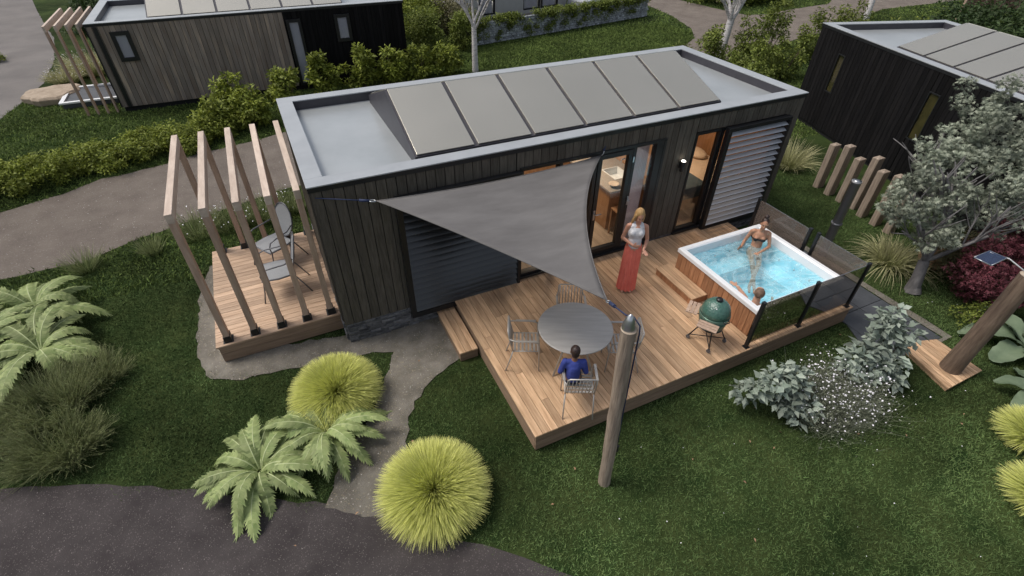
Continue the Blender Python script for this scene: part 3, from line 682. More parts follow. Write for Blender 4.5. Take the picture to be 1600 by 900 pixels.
# interior shell
m = MB(); m.box(.12, L0-.12, .1, W0-.12, .43, .45)
x = .12
fb = MB()
while x < L0-.12:
    fb.box(x, min(x+.18, L0-.121), .11, W0-.13, .45, .458); x += .183
fb.build('interior_floor', M['floorboard'], cabin)
m = MB(); m.box(.12, L0-.12, W0-.2, W0-.12, .46, 2.6); m.box(6.42, 6.5, .11, W0-.2, .46, 2.6); m.box(.12, .2, .11, W0-.2, .46, 2.6); m.box(L0-.2, L0-.12, .11, W0-.2, .46, 2.6)
m.build('interior_wall', M['oak'], cabin)
m = MB(); m.box(.12, L0-.12, .11, W0-.12, 2.62, 2.68); m.build('ceiling', M['plaster'], cabin)
def area(name, loc, size, power, color):
    l = bpy.data.lights.new(name, 'AREA'); l.shape = 'DISK'; l.size = size; l.energy = power; l.color = color
    o = bpy.data.objects.new(name, l); COL.objects.link(o); o.location = loc; return o
area('living_room_light', (5.0, 1.6, 2.58), .5, 26, (1.0, .80, .60))
area('bedroom_light', (7.6, 1.6, 2.58), .4, 17, (1.0, .72, .48))
# wall lamp
wl = thing('wall_lamp', 'small black cylinder wall lamp, lit on top, between patio door and bedroom window', 'lamp', (6.47, -.03, 2.0))
m = MB(); m.lathe([(.038, -.1), (.042, -.095), (.042, .095), (.038, .1)], (6.47, -.1, 2.0), 16); m.box(6.45, 6.49, -.07, -.025, 1.95, 2.05); m.build('lamp_body', M['black'], wl)
m = MB(); m.lathe([(0.0001, .101), (.037, .101), (.037, .109), (0.0001, .112)], (6.47, -.1, 2.0), 16); m.build('lens', M['lampglow'], wl)

# furniture inside
kc = thing('kitchen_counter', 'wooden kitchen counter with white sink seen through the glass patio door', 'counter', (5.7, 1.1, .46))
m = MB(); m.box(5.46, 6.38, .62, 2.2, .46, 1.19); m.box(5.46, 5.78, .62, 2.2, 1.191, 1.32); m.box(6.22, 6.38, .62, 2.2, 1.191, 1.32); m.box(5.781, 6.219, .62, .93, 1.191, 1.32); m.box(5.781, 6.219, 1.47, 2.2, 1.191, 1.32); m.build('cabinet', M['oak'], kc, bevel=.004)
m = MB()
for r_ in rects_minus(5.42, 6.4, .56, 2.24, [(5.8, 6.2, .95, 1.45)]): m.box(r_[0], r_[1], r_[2], r_[3], 1.322, 1.36)
m.build('worktop', M['worktop'], kc)
m = MB(); m.box(5.8, 6.2, .95, 1.45, 1.2, 1.215); fr(m, 0, 0, 0, 0)
m = MB(); m.box(5.79, 6.21, .94, 1.46, 1.323, 1.33)
m = MB(); m.box(5.8, 6.2, .95, .965, 1.21, 1.37); m.box(5.8, 6.2, 1.435, 1.45, 1.21, 1.37); m.box(5.8, 5.815, .965, 1.435, 1.21, 1.37); m.box(6.185, 6.2, .965, 1.435, 1.21, 1.37); m.box(5.8, 6.2, .95, 1.45, 1.2, 1.21)
m.build('sink', M['white'], kc)
m = MB(); m.tube([(6.26, 1.2, 1.36), (6.26, 1.2, 1.6), (6.2, 1.2, 1.66), (6.08, 1.2, 1.65), (6.06, 1.2, 1.6)], .014, 8); m.build('tap', M['steel'], kc)
bw = MB(); bw.lathe([(.03, 0), (.09, .03), (.11, .06), (.1, .06), (.03, .012)], (5.62, .75, 1.362), 16)
tag(bw.build('bowl', M['linen']), 'small cream bowl on the kitchen worktop nearest the door', 'bowl')
cu = MB(); vs = []; fs = []
k = 60
for i in range(k+1):
    x = 5.42+.4*i/k; y = .16+.022*math.sin(i*1.15)
    vs += [(x, y, .47), (x, y, 2.5)]
for i in range(k): fs.append((2*i, 2*i+2, 2*i+3, 2*i+1))
cu.add(vs, fs, .5, True); tag(cu.build('curtain', M['curtain']), 'sheer lilac grey curtain behind the side pane of the patio door', 'curtain')
bd = thing('bed', 'bed with cream pillow and slate blue blanket behind the narrow bedroom window', 'bed', (7.9, 1.7, .46))
m = MB(); m.box(7.05, 9.1, .55, 2.3, .46, .8); m.build('bed_base', M['oak'], bd, bevel=.01)
m = MB(); m.box(7.08, 9.08, .58, 2.27, .8, .98); m.build('mattress', M['linen'], bd, bevel=.05)
m = MB(); m.box(7.04, 8.0, .54, 2.31, .72, 1.005); m.build('blanket', M['blanket'], bd, bevel=.03)
m = MB(); m.ell((8.75, 1.0, 1.05), (.22, .34, .1)); m.ell((8.75, 1.85, 1.05), (.22, .34, .1)); m.build('pillow', M['linen'], bd)
st = thing('side_table', 'small reddish wooden table behind the curtained side pane', 'table', (5.62, .36, .46))
m = MB(); m.box(5.44, 5.84, .24, .5, 1.02, 1.05); m.build('table_top', M['oak'], st)
for a, b in ((5.46, .26), (5.82, .26), (5.46, .48), (5.82, .48)):
    m = MB(); m.box(a-.015, a+.015, b-.015, b+.015, .46, 1.02); m.build('leg', M['oak'], st)

# ------------------------------------------------------------------ neighbours
lh = house('cabin at the top left with weathered brown boards and a black right half', (-4.42, 13.5, 0), 0, 9.5, 3.75, 2.6, .16,
           [(.59, .95, 1.58, 2.26), (5.57, 5.9, .2, 2.2), (7.17, 7.47, 1.57, 2.21)], [(0, 5.44, 'clad_brown'), (5.44, 9.5, 'clad_black')], group='flat-roofed cabins')
m = MB(); m.box(.16, .27, -.05, -.024, .16, 2.5); m.box(-.03, .0, -.03, .3, .16, 2.5); m.build('corner_trim', M['black'], lh)
window_frame(lh, .52, 1.02, 1.5, 2.34, y=-.06, fw_=.11, pane='frost')
window_frame(lh, 5.5, 5.96, .16, 2.28, y=-.06, fw_=.09, pane='frost')
window_frame(lh, 7.06, 7.58, 1.46, 2.32, y=-.06, fw_=.1, pane='frost')
vx, vy = -.3, -.954
rh = house('black clad cabin at the right edge with two dark narrow windows', (15.46, 4.5, 0), math.atan2(vy, vx), 9.3, 4.05, 2.8, .12,
           [(1.12, 1.38, 1.2, 2.2), (4.52, 4.82, 1.15, 2.25)], [(0, 9.3, 'clad_black')], panels=(2.6, 9.0, 7), group='flat-roofed cabins')
window_frame(rh, 1.1, 1.4, 1.17, 2.23, y=-.03, fw_=.03, pane='darkpane')
window_frame(rh, 4.5, 4.84, 1.12, 2.28, y=-.03, fw_=.03, pane='darkpane')

# low white edged bed by the left cabin
pd = thing('raised_terrace', 'low dark terrace with white rim beside the top left cabin', 'terrace', (-5.5, 15.3, 0))
m = MB(); m.box(-6.22, -4.62, 14.55, 16.2, 0, .17); m.build('terrace_slab', M['slab'], pd)
m = MB(); m.box(-6.28, -4.62, 14.48, 14.6, .17, .22); m.box(-6.28, -4.62, 16.12, 16.24, .17, .22); m.box(-6.28, -6.16, 14.6, 16.12, .17, .22); m.build('rim', M['white'], pd)

# ------------------------------------------------------------------ pergola frames
def pframe(label, x, yf, yb, ztop, sec, zf, group, over=.0, brackets=True, dark=False):
    t = thing('pergola_frame', label, 'pergola', (x, yf, zf), 0, group)
    w_, h = sec
    m = MB(); m.box(x-w_/2, x+w_/2, yf-over-h/2, yb+over+h/2, ztop-h, ztop, random.random()); m.build('crossbeam', M['beam'], t, bevel=.005)
    for y in (yf, yb):
        m = MB(); m.box(x-w_/2+.003, x+w_/2-.003, y-h/2+.003, y+h/2-.003, zf+(.02 if brackets else 0), ztop-h); p = m.build('post', M['post'], t, bevel=.005)
        if brackets:
            m = MB(); e = .008; m.box(x-w_/2-e, x+w_/2+e, y-h/2-e, y+h/2+e, zf, zf+.115); m.box(x-w_/2-.03, x+w_/2+.03, y-h/2-.02, y+h/2+.02, zf, zf+.008)
            m.build('post_shoe', M['black'], p, bevel=.002)
    return t
ords = ['outermost pale timber frame of the pergola beside the front cabin', 'second timber pergola frame counted from the gravel side', 'middle one of five timber frames over the small deck',
        'second nearest timber pergola frame to the cabin wall', 'timber pergola frame right against the cabin wall']
for i, x in enumerate((-1.75, -1.35, -.94, -.54, -.15)):
    pframe(ords[i], x, .49, 3.16, 2.72, (.092, .14), .38, 'timber frames of the pergola over the small deck')
o4 = ['leftmost slim pergola frame of the top left cabin', 'second from left slim pergola frame of the top left cabin', 'third from left slim pergola frame of the top left cabin', 'slim pergola frame closest to the wall of the top left cabin']
for i, x in enumerate((-5.42, -5.15, -4.88, -4.62)):
    pframe(o4[i], x, 13.62, 16.2, 2.6, (.06, .16), 0, 'slim frames of the pergola by the top left cabin', brackets=False)

# ------------------------------------------------------------------ decks
def boards_y(mb, x0, x1, y0, y1, z, pitch, th=.028, ops=(), gap=.006, joint=True):
    k = round((x1-x0)/pitch); p = (x1-x0)/k
    for i in range(k):
        a0, a1 = x0+i*p, x0+(i+1)*p-gap
        js = sorted(random.uniform(y0+.5, y1-.5) for _ in range(1)) if joint and (y1-y0) > 1.6 else []
        ys = [y0]+js+[y1]
        for b0, b1 in zip(ys, ys[1:]):
            v = random.random()
            for r_ in rects_minus(a0, a1, b0+.001, b1-.003, ops):
                if r_[1]-r_[0] > .01: mb.box(r_[0], r_[1], r_[2], r_[3], z-th, z, v)
ZD = .38
TX0, TX1, TY0, TY1, TZ = 5.885, 7.835, -2.94, -1.09, .95
deck = thing('timber_deck', 'large larch deck in front of the middle cabin, carrying table and hot tub', 'deck', (1.86, -3.19, 0))
m = MB(); boards_y(m, 1.86, 8.14, -3.19, -.03, ZD, .118, ops=[(TX0-.01, TX1+.01, TY0-.01, TY1+.01)]); m.build('deck_boards', M['deck'], deck, bevel=.0025)
m = MB()
for z0, z1 in ((.19, .346), (.02, .184)):
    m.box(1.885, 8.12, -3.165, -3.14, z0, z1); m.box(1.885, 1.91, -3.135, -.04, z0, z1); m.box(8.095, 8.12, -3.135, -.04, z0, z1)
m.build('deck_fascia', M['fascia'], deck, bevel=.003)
sd_ = thing('deck_step', 'low wooden step on the left side of the large deck', 'step', (1.55, -1.2, 0))
m = MB(); boards_y(m, 1.535, 1.855, -1.2, -.06, .21, .107, joint=False); m.build('tread', M['deck'], sd_, bevel=.0025)
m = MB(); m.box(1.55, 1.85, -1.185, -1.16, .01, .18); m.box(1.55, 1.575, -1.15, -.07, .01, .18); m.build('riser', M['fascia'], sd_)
dk2 = thing('small_deck', 'small larch deck under the pergola at the left end of the middle cabin', 'deck', (-1.93, .36, 0))
m = MB(); k = 24
for i in range(k):
    y = .36+2.87*i/k; m.box(-1.94, -.015, y, y+2.87/k-.006, ZD-.028, ZD)
m.build('deck_boards', M['deckx'], dk2, bevel=.0025)
m = MB()
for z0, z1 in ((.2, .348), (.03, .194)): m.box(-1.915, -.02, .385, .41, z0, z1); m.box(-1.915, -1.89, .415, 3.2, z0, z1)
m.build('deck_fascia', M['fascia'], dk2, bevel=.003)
sp2 = thing('plank_platform', 'small low plank platform at the foot of the right hand log post', 'deck', (8.6, -4.5, 0))
A, B, C_, D_ = [Vector(p) for p in ((8.17, -4.95), (9.06, -4.95), (9.1, -4.2), (8.42, -3.98))]
m = MB(); k = 9
for i in range(k):
    a, b = i/k, (i+1)/k-.012
    q = [A.lerp(B, a), A.lerp(B, b), D_.lerp(C_, b), D_.lerp(C_, a)]
    m.prism([(v.x, v.y) for v in q], .07, .1)
m.prism([(v.x, v.y) for v in (A.lerp(C_, .02), B.lerp(D_, .02), C_.lerp(A, .02), D_.lerp(B, .02))], 0.0, .066)
m.build('deck_boards', M['deck'], sp2, bevel=.002)
# ------------------------------------------------------------------ hot tub
tub = thing('hot_tub', 'square hot tub with white rim, cedar sides and bright turquoise water', 'hot tub', (6.86, -2.0, 0))
def ring(m, a, b, za, zb, close=False):   # a,b: (x0,x1,y0,y1) outer/inner at heights
    A_ = [(a[0], a[2], za), (a[1], a[2], za), (a[1], a[3], za), (a[0], a[3], za)]; B_ = [(b[0], b[2], zb), (b[1], b[2], zb), (b[1], b[3], zb), (b[0], b[3], zb)]
    m.add(A_+B_, [(i, (i+1) % 4, 4+(i+1) % 4, 4+i) for i in range(4)], .5)
def inset(r_, d): return (r_[0]+d, r_[1]-d, r_[2]+d, r_[3]-d)
ou = (TX0-.02, TX1+.02, TY0-.02, TY1+.02)
m = MB()
ring(m, ou, ou, .87, .935); ring(m, ou, inset(ou, .012), .935, TZ); ring(m, inset(ou, .012), inset(ou, .085), TZ, TZ); ring(m, inset(ou, .085), inset(ou, .11), TZ, TZ-.02); ring(m, inset(ou, .11), inset(ou, .13), TZ-.02, .78)
ring(m, inset(ou, .03), ou, .87, .87)
rim = m.build('tub_rim', M['tub'], tub)
m = MB(); ring(m, inset(ou, .13), inset(ou, .2), .78, .52); ring(m, inset(ou, .2), inset(ou, .52), .52, .48); ring(m, inset(ou, .52), inset(ou, .58), .48, .12)
q = inset(ou, .58); m.add([(q[0], q[2], .12), (q[1], q[2], .12), (q[1], q[3], .12), (q[0], q[3], .12)], [(0, 1, 2, 3)], .5)
m.build('tub_basin', M['tub_in'], tub)
for i in range(16):                                    # jets
    s_ = i//4; a = (i % 4+.8)/4.6
    x0, x1, y0, y1 = inset(ou, .165)
    p = [(x0+(x1-x0)*a, y0, 0), (x1, y0+(y1-y0)*a, 0), (x0+(x1-x0)*a, y1, 0), (x0, y0+(y1-y0)*a, 0)][s_]
    j = MB(); j.ell((p[0], p[1], .64), (.022, .022, .022), 10, 6); j.build('jet', M['steel'], tub)
m = MB()
def boards_side(m, axis, c0, a0, a1, z0, z1, pitch, th):
    k = round((a1-a0)/pitch); p = (a1-a0)/k
    for i in range(k):
        u0, u1 = a0+i*p+.003, a0+(i+1)*p-.003
        if axis == 'x': m.box(c0, c0+th, u0, u1, z0, z1)
        else: m.box(u0, u1, c0, c0+th, z0, z1)
boards_side(m, 'x', TX0, TY0, TY1, ZD-.02, .866, .117, .02); boards_side(m, 'y', TY1-.02, TX0+.02, TX1-.02, ZD-.02, .866, .117, .02)
m.build('cedar_panel', M['tubwood'], tub, bevel=.002)
m = MB(); m.box(TX0+.021, TX1, TY0, TY0+.02, ZD-.02, .62); m.box(TX1-.02, TX1, TY0+.02, TY1-.02, ZD-.02, .866); m.build('dark_panel', M['gap'], tub)
m = MB(); m.box(TX0+.021, TX1-.021, TY0-.004, TY0+.016, .622, .868); m.build('grey_band', M['coping'], tub)
m = MB(); i_ = inset((TX0, TX1, TY0, TY1), .022); m.box(i_[0], i_[1], i_[2], i_[3], .02, .1); m.build('tub_base', M['gap'], tub)
# water surface: gently rippled, clear aqua, with pale streaks painted in for caustic light
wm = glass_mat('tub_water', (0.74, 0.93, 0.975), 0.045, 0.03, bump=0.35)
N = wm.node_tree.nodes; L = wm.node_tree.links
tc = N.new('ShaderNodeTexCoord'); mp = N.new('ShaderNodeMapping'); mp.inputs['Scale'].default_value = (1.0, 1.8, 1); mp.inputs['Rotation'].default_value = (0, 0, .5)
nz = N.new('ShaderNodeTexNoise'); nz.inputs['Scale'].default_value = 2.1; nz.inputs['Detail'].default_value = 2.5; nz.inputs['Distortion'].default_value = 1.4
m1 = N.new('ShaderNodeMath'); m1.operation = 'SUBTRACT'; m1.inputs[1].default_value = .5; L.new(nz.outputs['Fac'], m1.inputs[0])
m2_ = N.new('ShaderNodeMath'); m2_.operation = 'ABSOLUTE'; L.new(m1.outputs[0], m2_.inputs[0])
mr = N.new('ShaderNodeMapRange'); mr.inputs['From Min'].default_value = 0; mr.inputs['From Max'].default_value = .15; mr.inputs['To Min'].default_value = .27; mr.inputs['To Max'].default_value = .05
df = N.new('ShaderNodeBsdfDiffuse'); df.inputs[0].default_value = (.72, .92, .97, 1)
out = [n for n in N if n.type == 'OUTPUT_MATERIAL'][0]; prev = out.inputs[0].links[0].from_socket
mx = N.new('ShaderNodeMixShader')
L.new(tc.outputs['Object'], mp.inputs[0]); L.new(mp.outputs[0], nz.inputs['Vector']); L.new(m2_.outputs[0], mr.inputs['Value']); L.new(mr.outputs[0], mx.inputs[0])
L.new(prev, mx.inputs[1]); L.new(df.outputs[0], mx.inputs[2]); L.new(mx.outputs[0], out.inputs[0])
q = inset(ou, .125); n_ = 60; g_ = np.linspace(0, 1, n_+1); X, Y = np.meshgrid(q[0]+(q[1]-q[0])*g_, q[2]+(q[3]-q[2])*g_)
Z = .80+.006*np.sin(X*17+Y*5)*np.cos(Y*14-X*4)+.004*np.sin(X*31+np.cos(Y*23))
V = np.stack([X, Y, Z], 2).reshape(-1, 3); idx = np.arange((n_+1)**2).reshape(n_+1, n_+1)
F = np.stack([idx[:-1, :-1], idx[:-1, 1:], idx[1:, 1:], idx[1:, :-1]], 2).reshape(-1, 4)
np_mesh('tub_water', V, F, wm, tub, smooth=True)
for i, (x, y) in enumerate(((6.05, -2.0), (7.66, -2.0))):    # the tub's own underwater lights
    l = bpy.data.lights.new('tub_light', 'POINT'); l.energy = .35; l.color = (.62, .93, 1.0); l.shadow_soft_size = .2
    o = bpy.data.objects.new('tub_light', l); COL.objects.link(o); o.location = (x+(.12 if i == 0 else -.12), y, .6); o.parent = None
# step in front of the tub
ts = thing('tub_step', 'two board wooden step along the cedar side of the hot tub', 'step', (5.6, -1.6, ZD))
m = MB()
for i in range(3): m.box(5.535+i*.115, 5.535+i*.115+.110, -1.97, -.97, ZD+.125, ZD+.15)
m.build('tread', M['deck'], ts, bevel=.003)
m = MB(); boards_side(m, 'x', 5.55, -1.96, -.98, ZD, ZD+.123, .1, .02); m.box(5.571, 5.88, -1.96, -1.94, ZD, ZD+.123); m.box(5.571, 5.88, -1.0, -.98, ZD, ZD+.123)
m.build('riser', M['tubwood'], ts, bevel=.002)
# glass screens
def gpost(m, x, y, h=.93, s=.026):
    m.box(x-s, x+s, y-s, y+s, ZD, ZD+h); m.box(x-.045, x+.045, y-.045, y+.045, ZD, ZD+.012); m.box(x-s-.003, x+s+.003, y-s-.003, y+s+.003, ZD+h, ZD+h+.012)
def screen(label, posts, panes, loc, gm='smoked'):
    t = thing('glass_screen', label, 'glass screen', loc, 0, 'smoked glass screens round the hot tub')
    for x, y in posts:
        m = MB(); gpost(m, x, y); m.build('post', M['black'], t, bevel=.003)
    for (x0, y0), (x1, y1) in panes:
        m = MB(); m.beam((x0, y0, ZD+.49), (x1, y1, ZD+.49), .01, .84, (0, 0, 1), .5); p = m.build('pane', M[gm], t)
screen('smoked glass screen on three black posts along the front deck edge before the hot tub', [(5.68, -3.12), (6.84, -3.12), (8.03, -3.12)],
       [((5.71, -3.12), (6.81, -3.12)), ((6.87, -3.12), (8.0, -3.12))], (5.68, -3.12, ZD))
screen('smoked glass screen on the right of the hot tub, front half beside the paving', [(8.03, -2.14)], [((8.03, -3.09), (8.03, -2.17))], (8.03, -2.14, ZD), 'smoked_side')
screen('smoked glass screen on the right of the hot tub, half nearest the cabin', [(8.03, -1.97), (8.03, -.78)], [((8.03, -1.94), (8.03, -.81))], (8.03, -1.97, ZD), 'smoked_side')
# flue
fl = thing('flue_pipe', 'grey metal flue pipe standing on the grass behind the hot tub', 'flue', (9.53, -1.55, 0))
m = MB(); m.lathe([(.085, 0), (.085, 1.7), (.088, 1.7), (.088, 1.74), (.075, 1.74), (.075, 1.6)], (9.53, -1.55, 0), 24); m.build('pipe', mat('dull_zinc', (.24, .245, .26), (.3, .305, .32), rough=.45, metal=.2), fl)
m = MB(); m.lathe([(.0001, 1.735), (.073, 1.735), (.078, 1.745), (.0001, 1.752)], (9.53, -1.55, 0), 24); m.build('cap_plate', M['steel'], fl)
m = MB(); m.lathe([(.086, .78), (.105, .78), (.105, .82), (.086, .82)], (9.53, -1.55, 0), 24); m.box(9.41, 9.44, -1.56, -1.54, .77, .83); m.box(9.62, 9.66, -1.56, -1.54, .77, .83); m.build('clamp', M['frame_grey'], fl)

# ------------------------------------------------------------------ sail and posts
PT = Vector((2.38, -3.93, 2.82)); PB = Vector((2.5, -3.96, 0))
lp_ = thing('sail_post', 'tall round log post on the lawn holding the front corner of the sail', 'post', (2.5, -3.96, 0))
m = MB(); k = 14; m.tube([PB.lerp(PT, i/k)+Vector((random.uniform(-.004, .004), random.uniform(-.004, .004), 0)) for i in range(k+1)], [.080+random.uniform(-.003, .003) for i in range(k+1)], 18, cap=False)
m.build('log', M['log'], lp_)
m = MB(); m.lathe([(.079, -.012), (.079, 0), (.0001, .012)], PT, 18); m.build('cut_end', M['logcut'], lp_)
m = MB(); ax = (PT-PB).normalized(); m.lathe([(.068, .0), (.068, .012), (.062, .05), (.045, .12), (.02, .17), (.0001, .185)], PT+Vector((0, .012, .0)), 20); m.build('steel_cone', M['steel'], lp_)
m = MB(); m.tube([PT+Vector((0.02, .1, .09)), PT+Vector((.05, .02, .12)), PT+Vector((.075, -.06, .06)), PT+Vector((.088, -.06, -.05)), PB.lerp(PT, .5)+Vector((.092, -.02, 0)), PB.lerp(PT, .26)+Vector((.092, -.02, 0))], .008, 6); m.build('cord', M['rope'], lp_)
m = MB(); cl_ = PB.lerp(PT, .26)+Vector((.1, -.02, 0)); m.ell(cl_, (.02, .02, .05), 8, 6); m.ell(cl_+Vector((0, 0, .05)), (.03, .02, .02), 8, 6); m.ell(cl_-Vector((0, 0, .04)), (.03, .02, .02), 8, 6); m.build('cleat', M['black'], lp_)
SA, SB, SC = Vector((.80, -.30, 2.70)), Vector((4.64, -.04, 2.53)), Vector((2.53, -3.36, 2.68))
sa_ = thing('shade_sail', 'triangular grey fabric sail stretched from the cabin wall to the log post', 'sail', (2.6, -1.2, 2.6))
def edge(p, q, sag, cen):
    def f(t):
        b = p.lerp(q, t); mid = (p+q)/2; inw = (cen-mid); inw.z = 0; inw.normalize(); return b+inw*sag*4*t*(1-t)
    return f
cen = (SA+SB+SC)/3
eAB, eBC, eCA = edge(SA, SB, .13, cen), edge(SB, SC, .24, cen), edge(SC, SA, .05, cen)
n_ = 40; vs = []; ids = {}
for i in range(n_+1):
    for j in range(n_+1-i):
        k = n_-i-j; a, b, c_ = i/n_, j/n_, k/n_          # weights of A,B,C
        P = SA*a+SB*b+SC*c_
        # pull by edge curves
        dAB = eAB(b/(a+b) if a+b else 0)-SA.lerp(SB, b/(a+b) if a+b else 0); dBC = eBC(c_/(b+c_) if b+c_ else 0)-SB.lerp(SC, c_/(b+c_) if b+c_ else 0)
        dCA = eCA(a/(c_+a) if c_+a else 0)-SC.lerp(SA, a/(c_+a) if c_+a else 0)
        P = P+dAB*(1-c_)**4+dBC*(1-a)**4+dCA*(1-b)**4
        P.z += -.16*27*a*b*c_*.6+.01*math.sin(P.x*6+P.y*3)*27*a*b*c_
        ids[(i, j)] = len(vs); vs.append(P)
fs = []
for i in range(n_):
    for j in range(n_-i):
        fs.append((ids[(i, j)], ids[(i+1, j)], ids[(i, j+1)]))
        if j < n_-i-1: fs.append((ids[(i+1, j)], ids[(i+1, j+1)], ids[(i, j+1)]))
m = MB(); m.add(vs, fs, .5, True); sf = m.build('sail_cloth', M['sail'], sa_)
s_ = sf.modifiers.new('thick', 'SOLIDIFY'); s_.thickness = .004
for P, Q in ((SA, Vector((.05, -.03, 2.78))), (SB, Vector((4.72, -.03, 2.68))), (SC, PT+Vector((0.02, .1, .09)))):
    dn = (Q-P).normalized(); sdv = dn.cross(Vector((0, 0, 1))).normalized(); m = MB()
    m.tube([P+dn*(.05+.045*math.cos(2*math.pi*k/14))+sdv*.024*math.sin(2*math.pi*k/14) for k in range(14)], .008, 6, close=True); m.build('shackle', M['steel'], sa_)
    m = MB(); p0 = P+dn*.09; m.tube([p0, p0+dn*(.14 if (Q-P).length > .3 else .03)], .02, 8); m.tube([p0, Q], .008, 6); m.build('strap', M['rope'], sa_)
# stitched hem along the three edges
for f_ in (eAB, eBC, eCA):
    m = MB(); m.tube([f_(t/24)+Vector((0, 0, .004)) for t in range(25)], .007, 6); m.build('hem', M['sail'], sf)
p2 = thing('log_post', 'thick brown log post rising from the plank platform at the right edge', 'post', (8.64, -4.72, .1))
m = MB(); m.tube([(8.62, -4.7, .1), (8.63, -4.71, .6), (8.66, -4.72, 1.2), (8.68, -4.72, 1.75), (8.69, -4.72, 1.98)], [.15, .135, .13, .125, .12], 18, cap=False); m.build('log', M['log_dark'], p2)
m = MB(); m.lathe([(.119, -.01), (.119, 0), (.0001, .01)], (8.69, -4.72, 1.98), 18); m.build('cut_end', M['logcut'], p2)
sp_ = thing('solar_lamp', 'small blue solar panel on a thin white arm beside the right hand log post', 'solar panel', (8.25, -4.4, 2.15))
m = MB()
q = [Vector((7.98, -4.26, 2.2)), Vector((8.30, -4.27, 2.22)), Vector((8.37, -4.46, 2.2)), Vector((8.03, -4.46, 2.18))]
m.add([v+Vector((0, 0, .012)) for v in q]+[v+Vector((0, 0, 0)) for v in q], [(0, 1, 2, 3), (7, 6, 5, 4), (0, 4, 5, 1), (1, 5, 6, 2), (2, 6, 7, 3), (3, 7, 4, 0)]); m.build('cells', M['solar'], sp_)
m = MB()
for i in range(4): m.tube([q[i]+Vector((0, 0, .006)), q[(i+1) % 4]+Vector((0, 0, .006))], .009, 4)
m.build('panel_frame', M['steel'], sp_)
m = MB(); m.tube([(8.27, -4.29, 2.22), (8.4, -4.48, 2.2), (8.62, -4.72, 2.02), (8.66, -4.72, 1.96)], .009, 6); m.build('arm', M['white'], sp_)

# ------------------------------------------------------------------ table and chairs
TC = Vector((2.985, -2.22, 0)); rot = -yaw
tb = thing('round_table', 'large round grey table on the deck under the front corner of the sail', 'table', (TC.x, TC.y, ZD), -yaw, None, False)
m = MB(); m.lathe([(.0001, .718), (.53, .718), (.545, .725), (.545, .735), (.537, .742), (.0001, .742)], (0, 0, 0), 64, smooth=False); m.build('table_top', M['tabletop'], tb)
for a in (45, 135, 225, 315):
    ca, sa = math.cos(R(a)), math.sin(R(a)); m = MB(); m.tube([(.08*ca, .08*sa, .71), (.2*ca, .2*sa, .5), (.42*ca, .42*sa, 0)], .016, 8); m.build('leg', M['alu'], tb)
def slat_chair(label, loc, rz, group='slatted aluminium chairs round the table'):
    t = thing('garden_chair', label, 'chair', loc, rz, group, False)
    # local: sitter faces +y ; width .5
    w2 = .235
    m = MB()
    for i in range(7):
        y = -.19+i*.063; m.box(-w2+.01, w2-.01, y, y+.036, .435, .447)
    m.build('seat', M['alu'], t, bevel=.003)
    m = MB()
    for i in range(8):
        x = -w2+.035+i*(2*w2-.07)/7; m.tube([(x, -.21, .45), (x, -.25, .62), (x, -.275, .80)], .009, 6)
    m.build('backrest', M['alu'], t)
    m = MB(); m.tube([(-w2, -.20, .43), (-w2, -.25, .62), (-w2+.01, -.28, .80), (-w2+.04, -.285, .82), (w2-.04, -.285, .82), (w2-.01, -.28, .80), (w2, -.25, .62), (w2, -.20, .43)], .012, 8)
    m.tube([(-w2, -.2, .43), (-w2, .23, .43), (w2, .23, .43), (w2, -.2, .43)], .011, 8); m.build('frame', M['alu'], t)
    for s in (-1, 1):
        m = MB(); m.tube([(s*w2, -.2, .43), (s*(w2+.01), -.26, .2), (s*(w2+.015), -.32, 0)], .012, 8); m.build('leg', M['alu'], t)
        m = MB(); m.tube([(s*w2, -.262, .68), (s*(w2+.03), -.18, .665), (s*(w2+.035), .1, .655), (s*(w2+.03), .2, .63), (s*(w2+.01), .22, .43), (s*(w2+.01), .235, 0)], .012, 8); m.build('leg', M['alu'], t)
        m = MB(); m.box(s*(w2+.033)-.022, s*(w2+.033)+.022, -.16, .17, .662, .674); m.build('armrest', M['alu'], t, bevel=.004)
    t.scale = (.82, .9, .96)
    return t
ch = {}
vd = Vector((-math.sin(yaw), -math.cos(yaw)))       # direction from table toward the viewer side
for lab, ang, dist in (('slatted metal chair nearest the camera, with the child in blue sitting on it', 0, .78), ('empty slatted metal chair at the left of the round table', -90, .72),
                       ('slatted metal chair behind the round table, half hidden by the sail tip', 180, .66), ('empty slatted metal chair at the right, behind the log post', 90, .70)):
    an = math.atan2(vd.y, vd.x)+R(ang); px, py = TC.x+math.cos(an)*dist, TC.y+math.sin(an)*dist
    ch[lab[:8]] = slat_chair(lab, (px, py, ZD), an+math.pi/2)
kid_an = math.atan2(vd.y, vd.x); KID = Vector((TC.x+math.cos(kid_an)*.78, TC.y+math.sin(kid_an)*.78, ZD))

